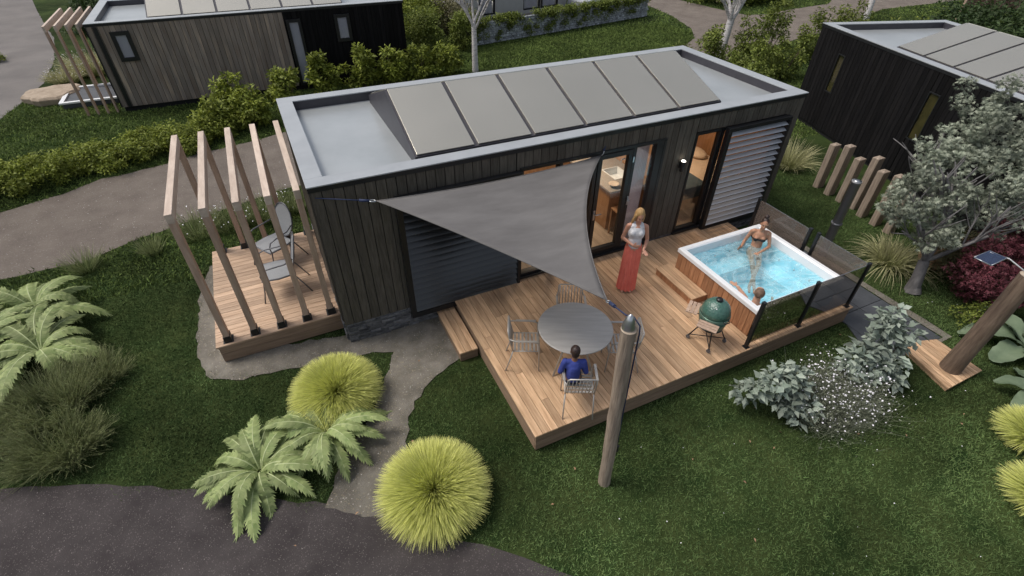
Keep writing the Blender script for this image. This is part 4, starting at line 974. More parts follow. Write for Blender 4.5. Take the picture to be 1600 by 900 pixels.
# lounge chairs on the small deck
def lounge(label, loc, rz):
    t = thing('lounge_chair', label, 'chair', loc, rz, 'round-backed chairs on the small deck', False)
    m = MB(); m.prism([(-.23, -.24), (.23, -.24), (.27, .0), (.25, .25), (-.25, .25), (-.27, 0)], .425, .44); m.build('seat', M['mesh'], t, bevel=.004)
    # oval back
    pts = []; c0 = Vector((0, -.3, .75))
    for k in range(20):
        a = 2*math.pi*k/20; x = .25*math.cos(a); z = .31*math.sin(a); pts.append(Vector((x, -.25-.16*(z+.31)/.62, .77+z)))
    m = MB(); m.tube(pts, .013, 8, close=True); fr_ = m.build('back_frame', M['frame_grey'], t)
    m = MB(); m.add([p*1.0 for p in pts], [tuple(range(20))], .5); m.build('backrest', M['mesh'], t)
    m = MB(); m.tube([(-.24, -.25, .425), (.24, -.25, .425), (.28, .0, .425), (.26, .26, .425), (-.26, .26, .425), (-.28, 0, .425)], .012, 8, close=True); m.build('seat_frame', M['frame_grey'], t)
    for s in (-1, 1):
        m = MB(); m.tube([(s*.25, -.3, .74), (s*.3, -.15, .70), (s*.31, .12, .68), (s*.3, .22, .65), (s*.29, .26, .55), (s*.28, .24, .43), (s*.29, .28, .2), (s*.3, .33, 0)], .012, 8); m.build('leg', M['frame_grey'], t)
        m = MB(); m.tube([(s*.22, -.24, .43), (s*.24, -.36, .2), (s*.26, -.46, 0)], .012, 8); m.build('leg', M['frame_grey'], t)
    return t
lounge('round-backed grey chair on the small deck, farther one beside the verge', (-.78, 2.35, ZD), R(122))
lounge('round-backed grey chair on the small deck, nearer one with back to the cabin wall', (-.80, 1.45, ZD), R(88))

# ------------------------------------------------------------------ kamado barbecue
bq = thing('kamado_barbecue', 'green egg shaped ceramic barbecue on a black wheeled stand', 'barbecue', (5.2, -2.73, ZD), R(10), None, False); bq.scale = (.88, .88, .9)
m = MB(); m.lathe([(.1, .30), (.17, .33), (.225, .42), (.25, .54), (.255, .62)], (0, 0, 0), 32); m.build('base_bowl', M['ceramic'], bq)
m = MB(); m.lathe([(.258, .66), (.25, .74), (.215, .83), (.15, .90), (.07, .935), (.0001, .94)], (0, 0, 0), 32); lid = m.build('lid', M['ceramic'], bq)
m = MB(); m.lathe([(.0001, .935), (.055, .935), (.06, .96), (.05, .98), (.0001, .985)], (0, 0, 0), 18); m.build('top_vent', M['black'], lid)
m = MB(); m.lathe([(.256, .615), (.264, .617), (.264, .636), (.256, .638), (.262, .642), (.266, .645), (.266, .662), (.258, .665)], (0, 0, 0), 32); m.build('band', mat('pale_green_steel', (.14, .24, .19), rough=.3, metal=.5), bq)
m = MB(); m.ell((-.14, -.08, .875), (.03, .012, .008), 8, 6); m.build('thermometer', M['white'], lid)
m = MB(); m.tube([(-.02, -.28, .70), (-.06, -.33, .70), (-.14, -.31, .70), (-.14, -.26, .70)], .01, 6); m.build('handle', M['black'], lid)
for s in (0, 1):
    m = MB(); a = R(200) if s == 0 else R(115)
    for i in range(3):
        c_ = Vector((math.cos(a), math.sin(a), 0)); tn = Vector((-math.sin(a), math.cos(a), 0)); p = c_*(.30+i*.07)+Vector((0, 0, .62)); m.beam(p-tn*.17, p+tn*.17, .06, .018)
    m.build('side_shelf', M['post'], bq, bevel=.003)
    m = MB(); tn = Vector((-math.sin(a), math.cos(a), 0)); c_ = Vector((math.cos(a), math.sin(a), 0))
    for q_ in (-.1, .1): m.beam(c_*.24+tn*q_+Vector((0, 0, .605)), c_*.46+tn*q_+Vector((0, 0, .605)), .015, .012)
    m.build('shelf_bracket', M['black'], bq)
feet = [(.23, .23), (-.23, .23), (-.23, -.23), (.23, -.23)]
m = MB(); m.lathe([(.2, .36), (.215, .36), (.215, .375), (.2, .375)], (0, 0, 0), 24)
for x, y in feet: m.tube([(x, y, .07), (x*.62, y*.62, .30), (x*.60, y*.60, .37)], .012, 6)
m.tube([(.23, .23, .1), (-.23, -.23, .1)], .009, 6); m.tube([(-.23, .23, .1), (.23, -.23, .1)], .009, 6); m.build('stand', M['black'], bq)
for x, y in feet:
    m = MB(); m.tube([(x-.012, y, .04), (x+.012, y, .04)], .038, 14); m.box(x-.02, x+.02, y-.012, y+.012, .06, .085); m.build('castor', M['frame_grey'], bq)

# ------------------------------------------------------------------ people
def fuse(name, mb, m, parent, voxel=.012, smooth=6):
    me = bpy.data.meshes.new(name+'_src'); d = off(parent)
    me.from_pydata([(x-d.x, y-d.y, z-d.z) for x, y, z in mb.v], [], mb.f); me.update()
    o = bpy.data.objects.new(name+'_src', me); COL.objects.link(o)
    rm = o.modifiers.new('r', 'REMESH'); rm.mode = 'VOXEL'; rm.voxel_size = voxel; rm.use_smooth_shade = True
    sm = o.modifiers.new('s', 'SMOOTH'); sm.factor = .5; sm.iterations = smooth
    dg = bpy.context.evaluated_depsgraph_get(); dg.update()
    nm = bpy.data.meshes.new_from_object(o.evaluated_get(dg)); nm.name = name
    nm.polygons.foreach_set('use_smooth', [True]*len(nm.polygons)); nm.materials.clear(); nm.materials.append(m)
    bpy.data.objects.remove(o)
    return link(name, nm, parent)
def V3(*a): return Vector(a)
def chain(mb, pts, rs):
    for i in range(len(pts)-1): mb.cap(pts[i], pts[i+1], rs[i], rs[i+1], 12)
def hand(mb, wrist, d, side, s=1.0, curl=.4):
    """d: pointing direction, side: toward the thumb, palm + 5 fingers"""
    d = Vector(d).normalized(); side = (Vector(side)-d*Vector(side).dot(d)).normalized(); n = d.cross(side)
    palm = wrist+d*.045*s
    mb.ell(palm, (.04*s, .014*s, .045*s), 10, 8, rot=Matrix((side, n, d)).transposed())
    for i, ln in enumerate((.062, .07, .066, .052)):
        b = wrist+d*.08*s+side*(.030-.02*i)*s; dd = (d-n*curl*.5).normalized(); e = b+dd*ln*.55*s; d2 = (d-n*curl*1.6).normalized()
        mb.cap(b-d*.02*s, e, .0095*s, .0085*s, 8); mb.cap(e, e+d2*ln*.45*s, .0085*s, .0075*s, 8)
    b = wrist+d*.03*s+side*.03*s; e = b+(side+d*.7).normalized()*.035*s; mb.cap(b, e, .012*s, .0105*s, 8); mb.cap(e, e+(d+side*.25-n*.2).normalized()*.03*s, .0105*s, .009*s, 8)
def head(mb, c, f, s=1.0, upv=(0, 0, 1)):
    """c centre of the skull, f facing direction"""
    f = Vector(f).normalized(); u = Vector(upv); u = (u-f*u.dot(f)).normalized(); r_ = f.cross(u); Rm = Matrix((r_, f, u)).transposed()
    def P(x, y, z): return c+(r_*x+f*y+u*z)*s
    mb.ell(P(0, -.012, .02), (.073*s, .09*s, .088*s), 20, 14, rot=Rm)
    mb.ell(P(0, .018, -.035), (.057*s, .066*s, .07*s), 16, 12, rot=Rm)      # face
    mb.ell(P(0, .045, -.088), (.026*s, .026*s, .02*s), 10, 8, rot=Rm)       # chin
    mb.cap(P(0, .082, .01), P(0, .1, -.026), .008*s, .013*s, 8)              # nose
    mb.ell(P(.034, .066, -.03), (.018*s, .014*s, .016*s), 8, 6, rot=Rm); mb.ell(P(-.034, .066, -.03), (.018*s, .014*s, .016*s), 8, 6, rot=Rm)
    mb.ell(P(0, .074, .028), (.05*s, .014*s, .01*s), 8, 6, rot=Rm)          # brow
    mb.cap(P(-.016, .083, -.058), P(.016, .083, -.058), .008*s, .008*s, 8)    # mouth
    for q in (-1, 1): mb.ell(P(q*.075, -.005, -.008), (.01*s, .018*s, .03*s), 8, 6, rot=Rm)
    return P, Rm
def face_bits(P, Rm, parent, s=1.0):
    m = MB()
    for q in (-1, 1): m.ell(P(q*.029, .077, .004), (.012*s, .006*s, .0055*s), 8, 6, rot=Rm)
    m.build('eye', M['eyes'], parent)
    m = MB(); m.ell(P(0, .091, -.058), (.019*s, .006*s, .0075*s), 8, 6, rot=Rm); m.build('lips', M['lips'], parent)

# --- standing woman
F0 = V3(4.78, -1.10, ZD); fd = V3(-.52, -.85, 0).normalized(); rd_ = V3(fd.y, -fd.x, 0)   # rd_: her right... (screen left)
rd_ = fd.cross(V3(0, 0, 1))                # her right-hand side
def W_(r_, f_, z): return F0+rd_*r_+fd*f_+V3(0, 0, z)
wo_ = thing('person', 'woman with long blond hair in white top and coral skirt standing by the patio door', 'person', tuple(F0)); wo_.scale = (.87, .87, 1)
mb = MB()
mb.cap(W_(0, 0, .93), W_(0, 0, 1.0), .13, .125); mb.cap(W_(0, 0, 1.0), W_(0, .0, 1.14), .118, .115); mb.ell(W_(0, .01, 1.24), (.15, .105, .16), 16, 12, rot=Matrix((rd_, fd, V3(0, 0, 1))).transposed())
mb.cap(W_(-.13, 0, 1.345), W_(.13, 0, 1.345), .048, .048); mb.cap(W_(0, 0, 1.34), W_(0, .02, 1.46), .055, .05)
for q in (-1, 1):
    mb.cap(W_(q*.075, 0, .93), W_(q*.07, .02, .5), .085, .055); mb.cap(W_(q*.07, .02, .5), W_(q*.065, -.01, .09), .052, .036)
    mb.cap(W_(q*.065, -.02, .045), W_(q*.08, .14, .03), .036, .025)
    mb.ell(W_(q*.07, .085, 1.24), (.055, .05, .055), 10, 8)
# arms : right arm folded to the belly, left arm lower with open palm
sr, sl2 = W_(.168, 0, 1.335), W_(-.168, 0, 1.335)
er, el = W_(.235, -.03, 1.08), W_(-.235, -.02, 1.07)
hr, hl = W_(.06, .19, 1.06), W_(-.165, .19, .98)
chain(mb, [sr, er, hr], [.044, .036, .024]); chain(mb, [sl2, el, hl], [.044, .036, .024])
hand(mb, hr, V3(*( -rd_*.9+fd*.35)), V3(0, 0, 1), .95, .5); hand(mb, hl, fd*.6-rd_*.35+V3(0, 0, -.25), rd_, .95, .2)
hf = (fd+V3(0, 0, -.42)-rd_*.25).normalized(); hc = W_(-.0, .045, 1.555)
P, Rm = head(mb, hc, hf, 1.0)
body = fuse('body', mb, M['skin_fair'], wo_, .009, 3); face_bits(P, Rm, body)
mb = MB()   # hair
mb.ell(P(0, -.028, .035), (.086, .094, .094), 18, 12, rot=Rm)
for q, ln in ((-1, .27), (1, .12)):
    mb.cap(P(q*.07, -.0, .02), P(q*.085, -.01, -.09), .03, .034); mb.cap(P(q*.085, -.01, -.09), P(q*.10, -.015, -.09-ln), .034, .022)
mb.cap(P(0, -.08, .0), P(0, -.10, -.25), .07, .05)
fuse('hair', mb, M['blond'], wo_, .008, 2)
mb = MB()   # top
mb.cap(W_(0, 0, .98), W_(0, 0, 1.1), .135, .128); mb.ell(W_(0, .012, 1.22), (.162, .118, .165), 16, 12, rot=Matrix((rd_, fd, V3(0, 0, 1))).transposed())
for q in (-1, 1): mb.ell(W_(q*.07, .088, 1.24), (.062, .057, .062), 10, 8); mb.cap(W_(q*.085, .0, 1.34), W_(q*.06, 0, 1.385), .056, .04)
mb.cap(W_(-.07, .01, 1.33), W_(.07, .01, 1.33), .07, .07)
fuse('white_top', mb, M['whitetop'], wo_, .009, 3)
# skirt with pleats
m = MB(); n_ = 84; vs = []; rows = [(1.02, .132, .0), (.98, .145, .003), (.9, .162, .006), (.7, .17, .011), (.4, .172, .015), (.1, .18, .019), (.035, .183, .02)]
for z, r_, pl in rows:
    for j in range(n_):
        a = 2*math.pi*j/n_; rr = r_*(1+0)+pl*math.sin(a*14+.6*math.sin(a*3+z*2))
        vs.append(W_(math.cos(a)*rr, math.sin(a)*rr*.78, z))
fs = [(i*n_+j, i*n_+(j+1) % n_, (i+1)*n_+(j+1) % n_, (i+1)*n_+j) for i in range(len(rows)-1) for j in range(n_)]
m.add(vs, fs, .5, True); m.build('skirt', M['coral'], wo_)

# --- woman sitting in the tub
S0 = V3(7.44, -1.46, .60); fd = V3(-.66, -.75, 0).normalized(); rd_ = fd.cross(V3(0, 0, 1))
def T_(r_, f_, z): return S0+rd_*r_+fd*f_+V3(0, 0, z)
tw = thing('person', 'woman with dark hair bun and black bikini sitting in the hot tub', 'person', tuple(S0)); tw.scale = (.88, .88, .98)
mb = MB(); RM = Matrix((rd_, fd, V3(0, 0, 1))).transposed()
mb.ell(T_(0, 0, .06), (.155, .12, .12), 14, 10, rot=RM); mb.cap(T_(0, .0, .1), T_(0, -.02, .28), .115, .11); mb.ell(T_(0, -.02, .38), (.15, .1, .15), 14, 10, rot=RM)
mb.cap(T_(-.14, -.04, .49), T_(.14, -.04, .49), .047, .047); mb.cap(T_(0, -.03, .48), T_(0, -.0, .6), .052, .048)
for q in (-1, 1): mb.ell(T_(q*.068, .06, .385), (.056, .05, .055), 10, 8)
for q in (-1, 1):
    kn = T_(q*.065, .45, .05); ft = T_(-q*.05-.02, .74, -.32)
    chain(mb, [T_(q*.09, .02, .05), kn, ft], [.075, .05, .034]); mb.cap(ft, ft+fd*.15+V3(0, 0, -.02), .034, .024)
sr, sl2 = T_(.175, -.04, .475), T_(-.175, -.04, .475)
chain(mb, [sr, T_(.25, -.05, .23), T_(.33, .2, .22)], [.042, .035, .024]); hand(mb, T_(.33, .2, .22), fd*.6+rd_*.5, V3(0, 0, 1), .95, .3)
chain(mb, [sl2, T_(-.24, .05, .24), T_(-.02, .3, .2)], [.042, .035, .024]); hand(mb, T_(-.02, .3, .2), rd_*.8+fd*.4, fd, .95, .4)
hf = (fd+V3(0, 0, -.12)+rd_*.1).normalized(); P, Rm = head(mb, T_(0, .015, .69), hf, .98)
body = fuse('body', mb, M['skin'], tw, .009, 3); face_bits(P, Rm, body)
mb = MB(); mb.ell(P(0, -.028, .035), (.08, .088, .086), 16, 12, rot=Rm); mb.ell(P(0, -.045, .145), (.048, .048, .04), 12, 10, rot=Rm); fuse('hair', mb, M['darkhair'], tw, .009, 3)
mb = MB()
for q in (-1, 1): mb.ell(T_(q*.068, .067, .375), (.06, .053, .046), 10, 8)
mb.tube([T_(math.cos(a)*.155, -.02+math.sin(a)*.107, .375) for a in [2*math.pi*k/24 for k in range(24)]], .014, 8, close=True)
mb.cap(T_(-.02, .115, .378), T_(.02, .115, .378), .016, .016); fuse('bikini_top', mb, M['bikini'], tw, .008, 2)
mb = MB(); mb.ell(T_(0, 0, .05), (.165, .132, .10), 14, 10, rot=RM); fuse('bikini_bottom', mb, M['bikini'], tw, .012, 2)

# --- man low in the water by the near corner
S0 = V3(6.14, -2.70, .40); fd = V3(.75, .66, 0).normalized(); rd_ = fd.cross(V3(0, 0, 1)); RM = Matrix((rd_, fd, V3(0, 0, 1))).transposed()
mn = thing('person', 'man with short brown hair sunk in the near corner of the hot tub', 'person', tuple(S0))
mb = MB(); mb.ell(T_(0, .12, .0), (.17, .13, .12), 14, 10, rot=RM); mb.cap(T_(0, .1, .0), T_(0, .03, .2), .13, .14); mb.ell(T_(0, .02, .27), (.18, .11, .14), 14, 10, rot=RM)
mb.cap(T_(-.17, 0, .36), T_(.17, 0, .36), .055, .055); mb.cap(T_(0, 0, .36), T_(0, .02, .5), .062, .058)
for q in (-1, 1): chain(mb, [T_(q*.09, .12, .0), T_(q*.1, .5, .02), T_(q*.1, .62, -.24)], [.085, .06, .04]); mb.cap(T_(q*.1, .62, -.24), T_(q*.1, .76, -.25), .036, .026)
lh_ = V3(5.99, -2.32, .965)
chain(mb, [T_(-.2, 0, .36), V3(6.03, -2.58, .86), V3(5.99, -2.40, .975)], [.05, .04, .028]); hand(mb, V3(5.985, -2.38, .98), V3(-.1, 1, 0), V3(1, 0, 0), 1.0, .1)
chain(mb, [T_(.2, 0, .36), T_(.33, .1, .2), T_(.3, .38, .22)], [.05, .042, .03]); hand(mb, T_(.3, .38, .22), fd, V3(0, 0, 1), 1.0, .3)
P, Rm = head(mb, T_(0, .03, .60), (fd+V3(0, 0, .35)).normalized(), 1.08); body = fuse('body', mb, M['skin_light'], mn, .010, 3); face_bits(P, Rm, body)
mb = MB(); mb.ell(P(0, -.03, .04), (.083, .088, .085), 16, 12, rot=Rm); fuse('hair', mb, M['brownhair'], mn, .008, 1)
mb = MB(); mb.ell(T_(0, .12, -.01), (.185, .15, .12), 14, 10, rot=RM); fuse('swim_shorts', mb, M['navy'], mn, .014, 2)

# --- child on the chair
S0 = KID+V3(0, 0, .45); fd = V3(-math.cos(kid_an), -math.sin(kid_an), 0); rd_ = fd.cross(V3(0, 0, 1)); RM = Matrix((rd_, fd, V3(0, 0, 1))).transposed(); S0 = S0-rd_*.05+fd*.02
S0 = S0-rd_*.04
kd = thing('person', 'child in a royal blue top seen from behind, sitting at the round table', 'person', tuple(S0)); kd.scale = (.86, .86, .93)
mb = MB(); mb.ell(T_(0, 0, .08), (.14, .11, .09), 12, 8, rot=RM); mb.cap(T_(0, 0, .08), T_(0, -.01, .3), .1, .1); mb.cap(T_(-.1, 0, .41), T_(.1, 0, .41), .04, .04); mb.ell(T_(0, 0, .33), (.13, .08, .12), 12, 8, rot=RM); mb.cap(T_(0, 0, .42), T_(0, .01, .5), .042, .04)
for q in (-1, 1):
    chain(mb, [T_(q*.075, .02, .065), T_(q*.085, .34, .065), T_(q*.085, .36, -.26)], [.068, .05, .034]); mb.cap(T_(q*.085, .36, -.285), T_(q*.09, .48, -.295), .034, .026)
    chain(mb, [T_(q*.14, 0, .4), T_(q*.195, .0, .2), T_(q*.14, .2, .17)], [.038, .032, .023]); hand(mb, T_(q*.14, .2, .17), fd-rd_*q*.4, V3(0, 0, 1), .75, .4)
P, Rm = head(mb, T_(0, .03, .585), (fd+V3(0, 0, -.2)).normalized(), .94); body = fuse('body', mb, mat('brown_skin', (.2, .1, .06), (.24, .12, .075), rough=.5), kd, .009, 3); face_bits(P, Rm, body)
mb = MB(); mb.ell(P(0, -.022, .03), (.078, .088, .086), 16, 12, rot=Rm); mb.ell(P(0, -.05, -.03), (.058, .045, .06), 14, 10, rot=Rm); fuse('hair', mb, M['darkhair'], kd, .008, 2)
mb = MB(); mb.cap(T_(0, 0, .08), T_(0, -.01, .3), .115, .11); mb.ell(T_(0, 0, .33), (.14, .095, .12), 12, 8, rot=RM); mb.cap(T_(-.105, 0, .405), T_(.105, 0, .405), .047, .047)
for q in (-1, 1): chain(mb, [T_(q*.145, 0, .405), T_(q*.2, .0, .2), T_(q*.155, .16, .175)], [.052, .045, .036])
fuse('blue_top', mb, M['bluetop'], kd, .009, 3)
mb = MB(); mb.ell(T_(0, 0, .05), (.15, .12, .08), 12, 8, rot=RM)
for q in (-1, 1): chain(mb, [T_(q*.075, .02, .06), T_(q*.085, .34, .062), T_(q*.085, .355, -.24)], [.078, .062, .046])
fuse('trousers', mb, M['navy'], kd, .011, 3)

# ------------------------------------------------------------------ garden posts
pn = ['wooden sleeper post at the house end of the row by the black cabin', 'tall second sleeper post of the row by the black cabin', 'third sleeper post from the house end, lower than its neighbours', 'fourth sleeper post from the house end, partly behind the flue',
      'fifth sleeper post from the house end, in front of the black cabin', 'sixth sleeper post, its top touched by the maple leaves', 'last sleeper post, half hidden behind the maple tree']
for i, (x, y, h) in enumerate(((12.05, .62, 1.15), (11.97, .23, 1.28), (11.94, -.13, 1.12), (11.93, -.5, 1.3), (11.78, -.82, 1.15), (11.72, -1.2, 1.22), (11.7, -1.55, .95))):
    m = MB(); a = .115; tlt = random.uniform(-.01, .04)
    m.add([(x+sx*a+(tlt if z else 0), y+sy*.075, z) for z in (0, h) for sx, sy in ((-1, -1), (1, -1), (1, 1), (-1, 1))]+[(x+tlt, y, h+.03)],
          [(3, 2, 1, 0), (0, 1, 5, 4), (1, 2, 6, 5), (2, 3, 7, 6), (3, 0, 4, 7), (4, 5, 8), (5, 6, 8), (6, 7, 8), (7, 4, 8)])
    me = [(p[0], p[1], p[2]) for p in m.v]; m.v = [(p[0]-x, p[1]-y, p[2]) for p in m.v]
    o = m.build('sleeper_post', M['log'], None, bevel=.008); o.location = (x, y, 0); tag(o, pn[i], 'post', 'row of sleeper posts before the black cabin')

# ------------------------------------------------------------------ plants
def grass_ball(label, c, rad, n=5200, squash=.8):
    t = thing('grass_mound', label, 'ornamental grass', (c[0], c[1], 0), 0, 'lime green ornamental grass mounds')
    u = rng.random(n); th = rng.uniform(0, 2*math.pi, n); ph = np.arccos(1-u*1.18)       # down past the horizon
    d = np.stack([np.sin(ph)*np.cos(th), np.sin(ph)*np.sin(th), np.cos(ph)], 1)
    root = np.array([c[0], c[1], .16])+d*np.array([.07, .07, .05])
    d2 = d+np.array([0, 0, .35])+rng.normal(0, .022, (n, 3))
    L_ = rad*rng.uniform(.80, 1.03, n)*(1-.12*np.cos(ph))
    V, F, va, tp = blades(root, d2, L_*1.05, .011, .16, seg=4, taper=.85)
    np_mesh('blades', V, F, M['ball'], t, var=va, tip=tp)
    m = MB(); m.ell((c[0], c[1], .1), (.14, .14, .1), 12, 8); m.build('crown_base', M['twig'], t)
grass_ball('lime green grass mound beside the gravel path, half behind the ferns', (-.40, -1.12), .62, 15000)
grass_ball('lime green grass mound nearest the camera, on the asphalt edge', (.41, -3.22), .66, 15000)
grass_ball('lime grass mound cut by the right photo edge, upper one', (8.26, -6.03), .46, 5200)
grass_ball('lime grass mound cut by the right photo edge, lower one', (7.34, -6.6), .46, 5200)

def fern(label, c, L_, n=18, w_=.15, seed=0, group='pale green ferns', zr=.12, tmin=25, tmax=75):
    rs = random.Random(seed); t = thing('fern', label, 'fern', (c[0], c[1], 0), 0, group)
    Vs = []; Fs = []; va = []; rib = MB(); b = 0
    for i in range(n):
        az = 2*math.pi*i/n+rs.uniform(-.2, .2); el = R(rs.uniform(tmin, tmax)); ll = L_*rs.uniform(.75, 1.1); h = Vector((math.cos(az), math.sin(az), 0)); sd2 = Vector((-math.sin(az), math.cos(az), 0))
        pts = []; K = 24; p = Vector((c[0], c[1], zr))+h*.04; e = el; bend = rs.uniform(1.0, 1.7)*(.6+el)
        tw = rs.uniform(-.25, .25)
        for k in range(K+1):
            pts.append((p.copy(), e)); p = p+(h*math.cos(e)+Vector((0, 0, 1))*math.sin(e))*ll/K+sd2*tw*ll/K*(k/K); e -= bend/K
        pts = [(q if q.z > .03 else Vector((q.x, q.y, .03)), e_) for q, e_ in pts]
        rib.tube([q for q, _ in pts[::3]], [max(.003, .011*(1-k/K)) for k in range(0, K+1, 3)], 5, cap=False)
        v = rs.random()
        for k in range(1, K):
            q, e_ = pts[k]; dr = (pts[k+1][0]-pts[k-1][0]).normalized(); s = sd2; nn = dr.cross(s)
            tt = k/K; wid = w_*(math.sin(math.pi*min(1, .12+tt*.93))**.55)*(1 if tt < .8 else (1-(tt-.8)*3.2))*.5; st_ = ll/K
            for sg in (-1, 1):
                o_ = s*sg; fwd = dr*(st_*2.0)
                q4 = [q-dr*st_*.62, q+dr*st_*.55, q+o_*wid*rs.uniform(.74, 1.12)+fwd+nn*(-.28*wid if nn.z > 0 else .28*wid), q+o_*wid*.5-dr*st_*.45+nn*(-.08*wid if nn.z > 0 else .1*wid)]
                Vs += [tuple(x) for x in q4]; Fs.append((b, b+1, b+2, b+3)); b += 4; va.append(min(1, max(0, v*.6+rs.random()*.4)))
    np_mesh('fronds', np.array(Vs), np.array(Fs), M['fern'], t, var=np.array(va)); rib.build('midrib', M['fernrib'], t)
fern('large fern rosette nearest the asphalt, in front of the lime mound', (-1.55, -1.98), .92, 28, .23, 3, tmin=30, tmax=80)
fern('fern rosette overlapping the lime mound beside the gravel path', (-.66, -1.74), .92, 28, .22, 5, tmin=30, tmax=80)
fern('tall fern at the left edge with the highest fronds, by the pinkish road', (-4.72, 2.75), 1.15, 17, .3, 8, zr=.3)
fern('tall fern at the left edge just behind the olive heather', (-4.45, 1.55), 1.15, 16, .3, 9, zr=.3)
fern('fern cut off by the left photo edge', (-5.3, 2.0), 1.1, 16, .28, 10, zr=.25)

def tuft(name, label, c, rad, hgt, n, m, wid=.006, spread=.7, cat='plant', group=None, droop=.35, flowers=0, base=.12):
    t = thing(name, label, cat, (c[0], c[1], 0), 0, group)
    a = rng.uniform(0, 6.283, n); rr = base*np.sqrt(rng.random(n)); root = np.stack([c[0]+rr*np.cos(a), c[1]+rr*np.sin(a), np.zeros(n)], 1)
    a2 = a+rng.normal(0, .5, n); sp_ = spread*rng.random(n)**.7
    d = np.stack([np.cos(a2)*sp_, np.sin(a2)*sp_, np.ones(n)], 1); ln = hgt*rng.uniform(.55, 1.1, n)
    V, F, va, tp = blades(root, d, ln*np.sqrt(1+sp_**2)*.95, wid, droop*sp_, seg=4, taper=.9)
    np_mesh('blades', V, F, m, t, var=va, tip=tp)
    if flowers:
        k = rng.integers(0, n, flowers); dd = d[k]/np.linalg.norm(d[k], axis=1, keepdims=True); P = root[k]+dd*(ln[k]*.9)[:, None]
        V, F, va = leaf_quads(P+rng.normal(0, .015, P.shape), .03, .9, 1.5); tag(np_mesh('flowers', V, F, M['flower'], t, var=va), kind='stuff')
    return t
tuft('striped_grass', 'cream striped grass clump between the front cabin and the sleeper posts', (12.2, 1.75), .6, .95, 520, M['pampas'], .016, 1.0, 'ornamental grass', 'cream striped grass clumps', .5, base=.28)
tuft('striped_grass', 'cream striped grass clump at the foot of the maple tree beside the glass screen', (10.55, -2.35), .6, .75, 560, M['pampas'], .016, 1.35, 'ornamental grass', 'cream striped grass clumps', .55, base=.24)
def heath(label, c, r_, h, n):
    t = thing('heather_bush', label, 'bush', (c[0], c[1], 0), 0, 'olive heather bushes at the left edge')
    k = 26; a = rng.uniform(0, 6.28, k); rr = r_*np.sqrt(rng.random(k)); cx, cy_ = c[0]+rr*np.cos(a), c[1]+rr*np.sin(a)
    i = rng.integers(0, k, n); root = np.stack([cx[i]+rng.normal(0, .04, n), cy_[i]+rng.normal(0, .04, n), np.full(n, .02)], 1)
    out_ = np.stack([(cx[i]-c[0])/r_*.9, (cy_[i]-c[1])/r_*.9, np.ones(n)], 1)+rng.normal(0, .28, (n, 3)); L_ = h*rng.uniform(.45, 1.1, n)
    V, F, va, tp = blades(root, out_, L_, .007, .1, seg=3, taper=.6)
    # side needles
    m_ = n*3; j = rng.integers(0, n, m_); dn = out_[j]/np.linalg.norm(out_[j], axis=1, keepdims=True); f_ = rng.uniform(.35, 1, m_)
    r2 = root[j]+dn*(L_[j]*f_)[:, None]; r2[:, 2] -= .1*L_[j]*f_**2; V2, F2, va2, tp2 = blades(r2, dn+rng.normal(0, .45, (m_, 3)), .07, .006, .0, seg=1)
    np_mesh('stems', np.concatenate([V, V2]), np.concatenate([F, F2+len(V)]), M['heath'], t, var=np.concatenate([va, va2]), tip=np.concatenate([tp, tp2]))
heath('olive heather bush in the middle, under the left ferns', (-4.2, .45), .42, .6, 2600)
heath('olive heather bush closest to the asphalt road', (-4.0, -.35), .38, .5, 2400)
heath('olive heather bush cut by the left photo edge', (-4.95, .1), .42, .5, 2200)
heath('olive heather bush between the two tall ferns and the lawn', (-3.72, .75), .3, .45, 1500)

def shrub(name, label, c, rad, n, size, m='lf_hedge', group=None, nclump=30, crad=.28, aspect=.45, stems=6, lobes=1, cat='shrub'):
    t = thing(name, label, cat, (c[0], c[1], 0), 0, group)
    ob, cl = leaf_cloud('foliage', M[m], t, (c[0], c[1], c[2]), rad, n, size, nclump, crad, aspect, lobes)
    mb = MB(); order = list(range(len(cl))); random.shuffle(order)
    for k in order[:stems]:
        p = Vector(cl[k]); b = Vector((c[0]+random.uniform(-.08, .08), c[1]+random.uniform(-.08, .08), 0)); mid = b.lerp(p, .5)+Vector((0, 0, .08)); mb.tube([b, mid, p], [.018, .012, .005], 5)
    mb.build('stems', M['twig'], t); return t
# hedge along the far side of the pinkish road
hd = thing('hedge', 'loose yellow green hedge along the far side of the pinkish road at the left', 'hedge', (-4.5, 8.9, 0))
allV = []; allF = []; allva = []; b = 0
for i in range(17):
    f_ = i/16; x = -8.6+6.9*f_; y = 7.75+2.1*f_+.25*math.sin(i*1.7)+.12; hh = .5+.14*math.sin(i*2.1)+.4*max(0, 1-f_*3)
    g_ = rng.normal(size=(16, 3)); g_ /= np.linalg.norm(g_, axis=1, keepdims=True)
    cl = np.array([x, y+.15, hh*.62])+g_*np.array([.5, .5, hh*.5]); P, sh, gd = clump_points(1900, cl, .2*rng.uniform(.6, 1.3, 16)); k = P[:, 2] > .02
    V, F, va = leaf_quads(P[k], .075, .5, .6, sh[k], 1, gd[k]); allV.append(V); allF.append(F+b); allva.append(va); b += len(V)
np_mesh('foliage', np.concatenate(allV), np.concatenate(allF), M['lf_hedge'], hd, var=np.concatenate(allva))
G_ = 'yellow green shrubs in front of the top left cabin'
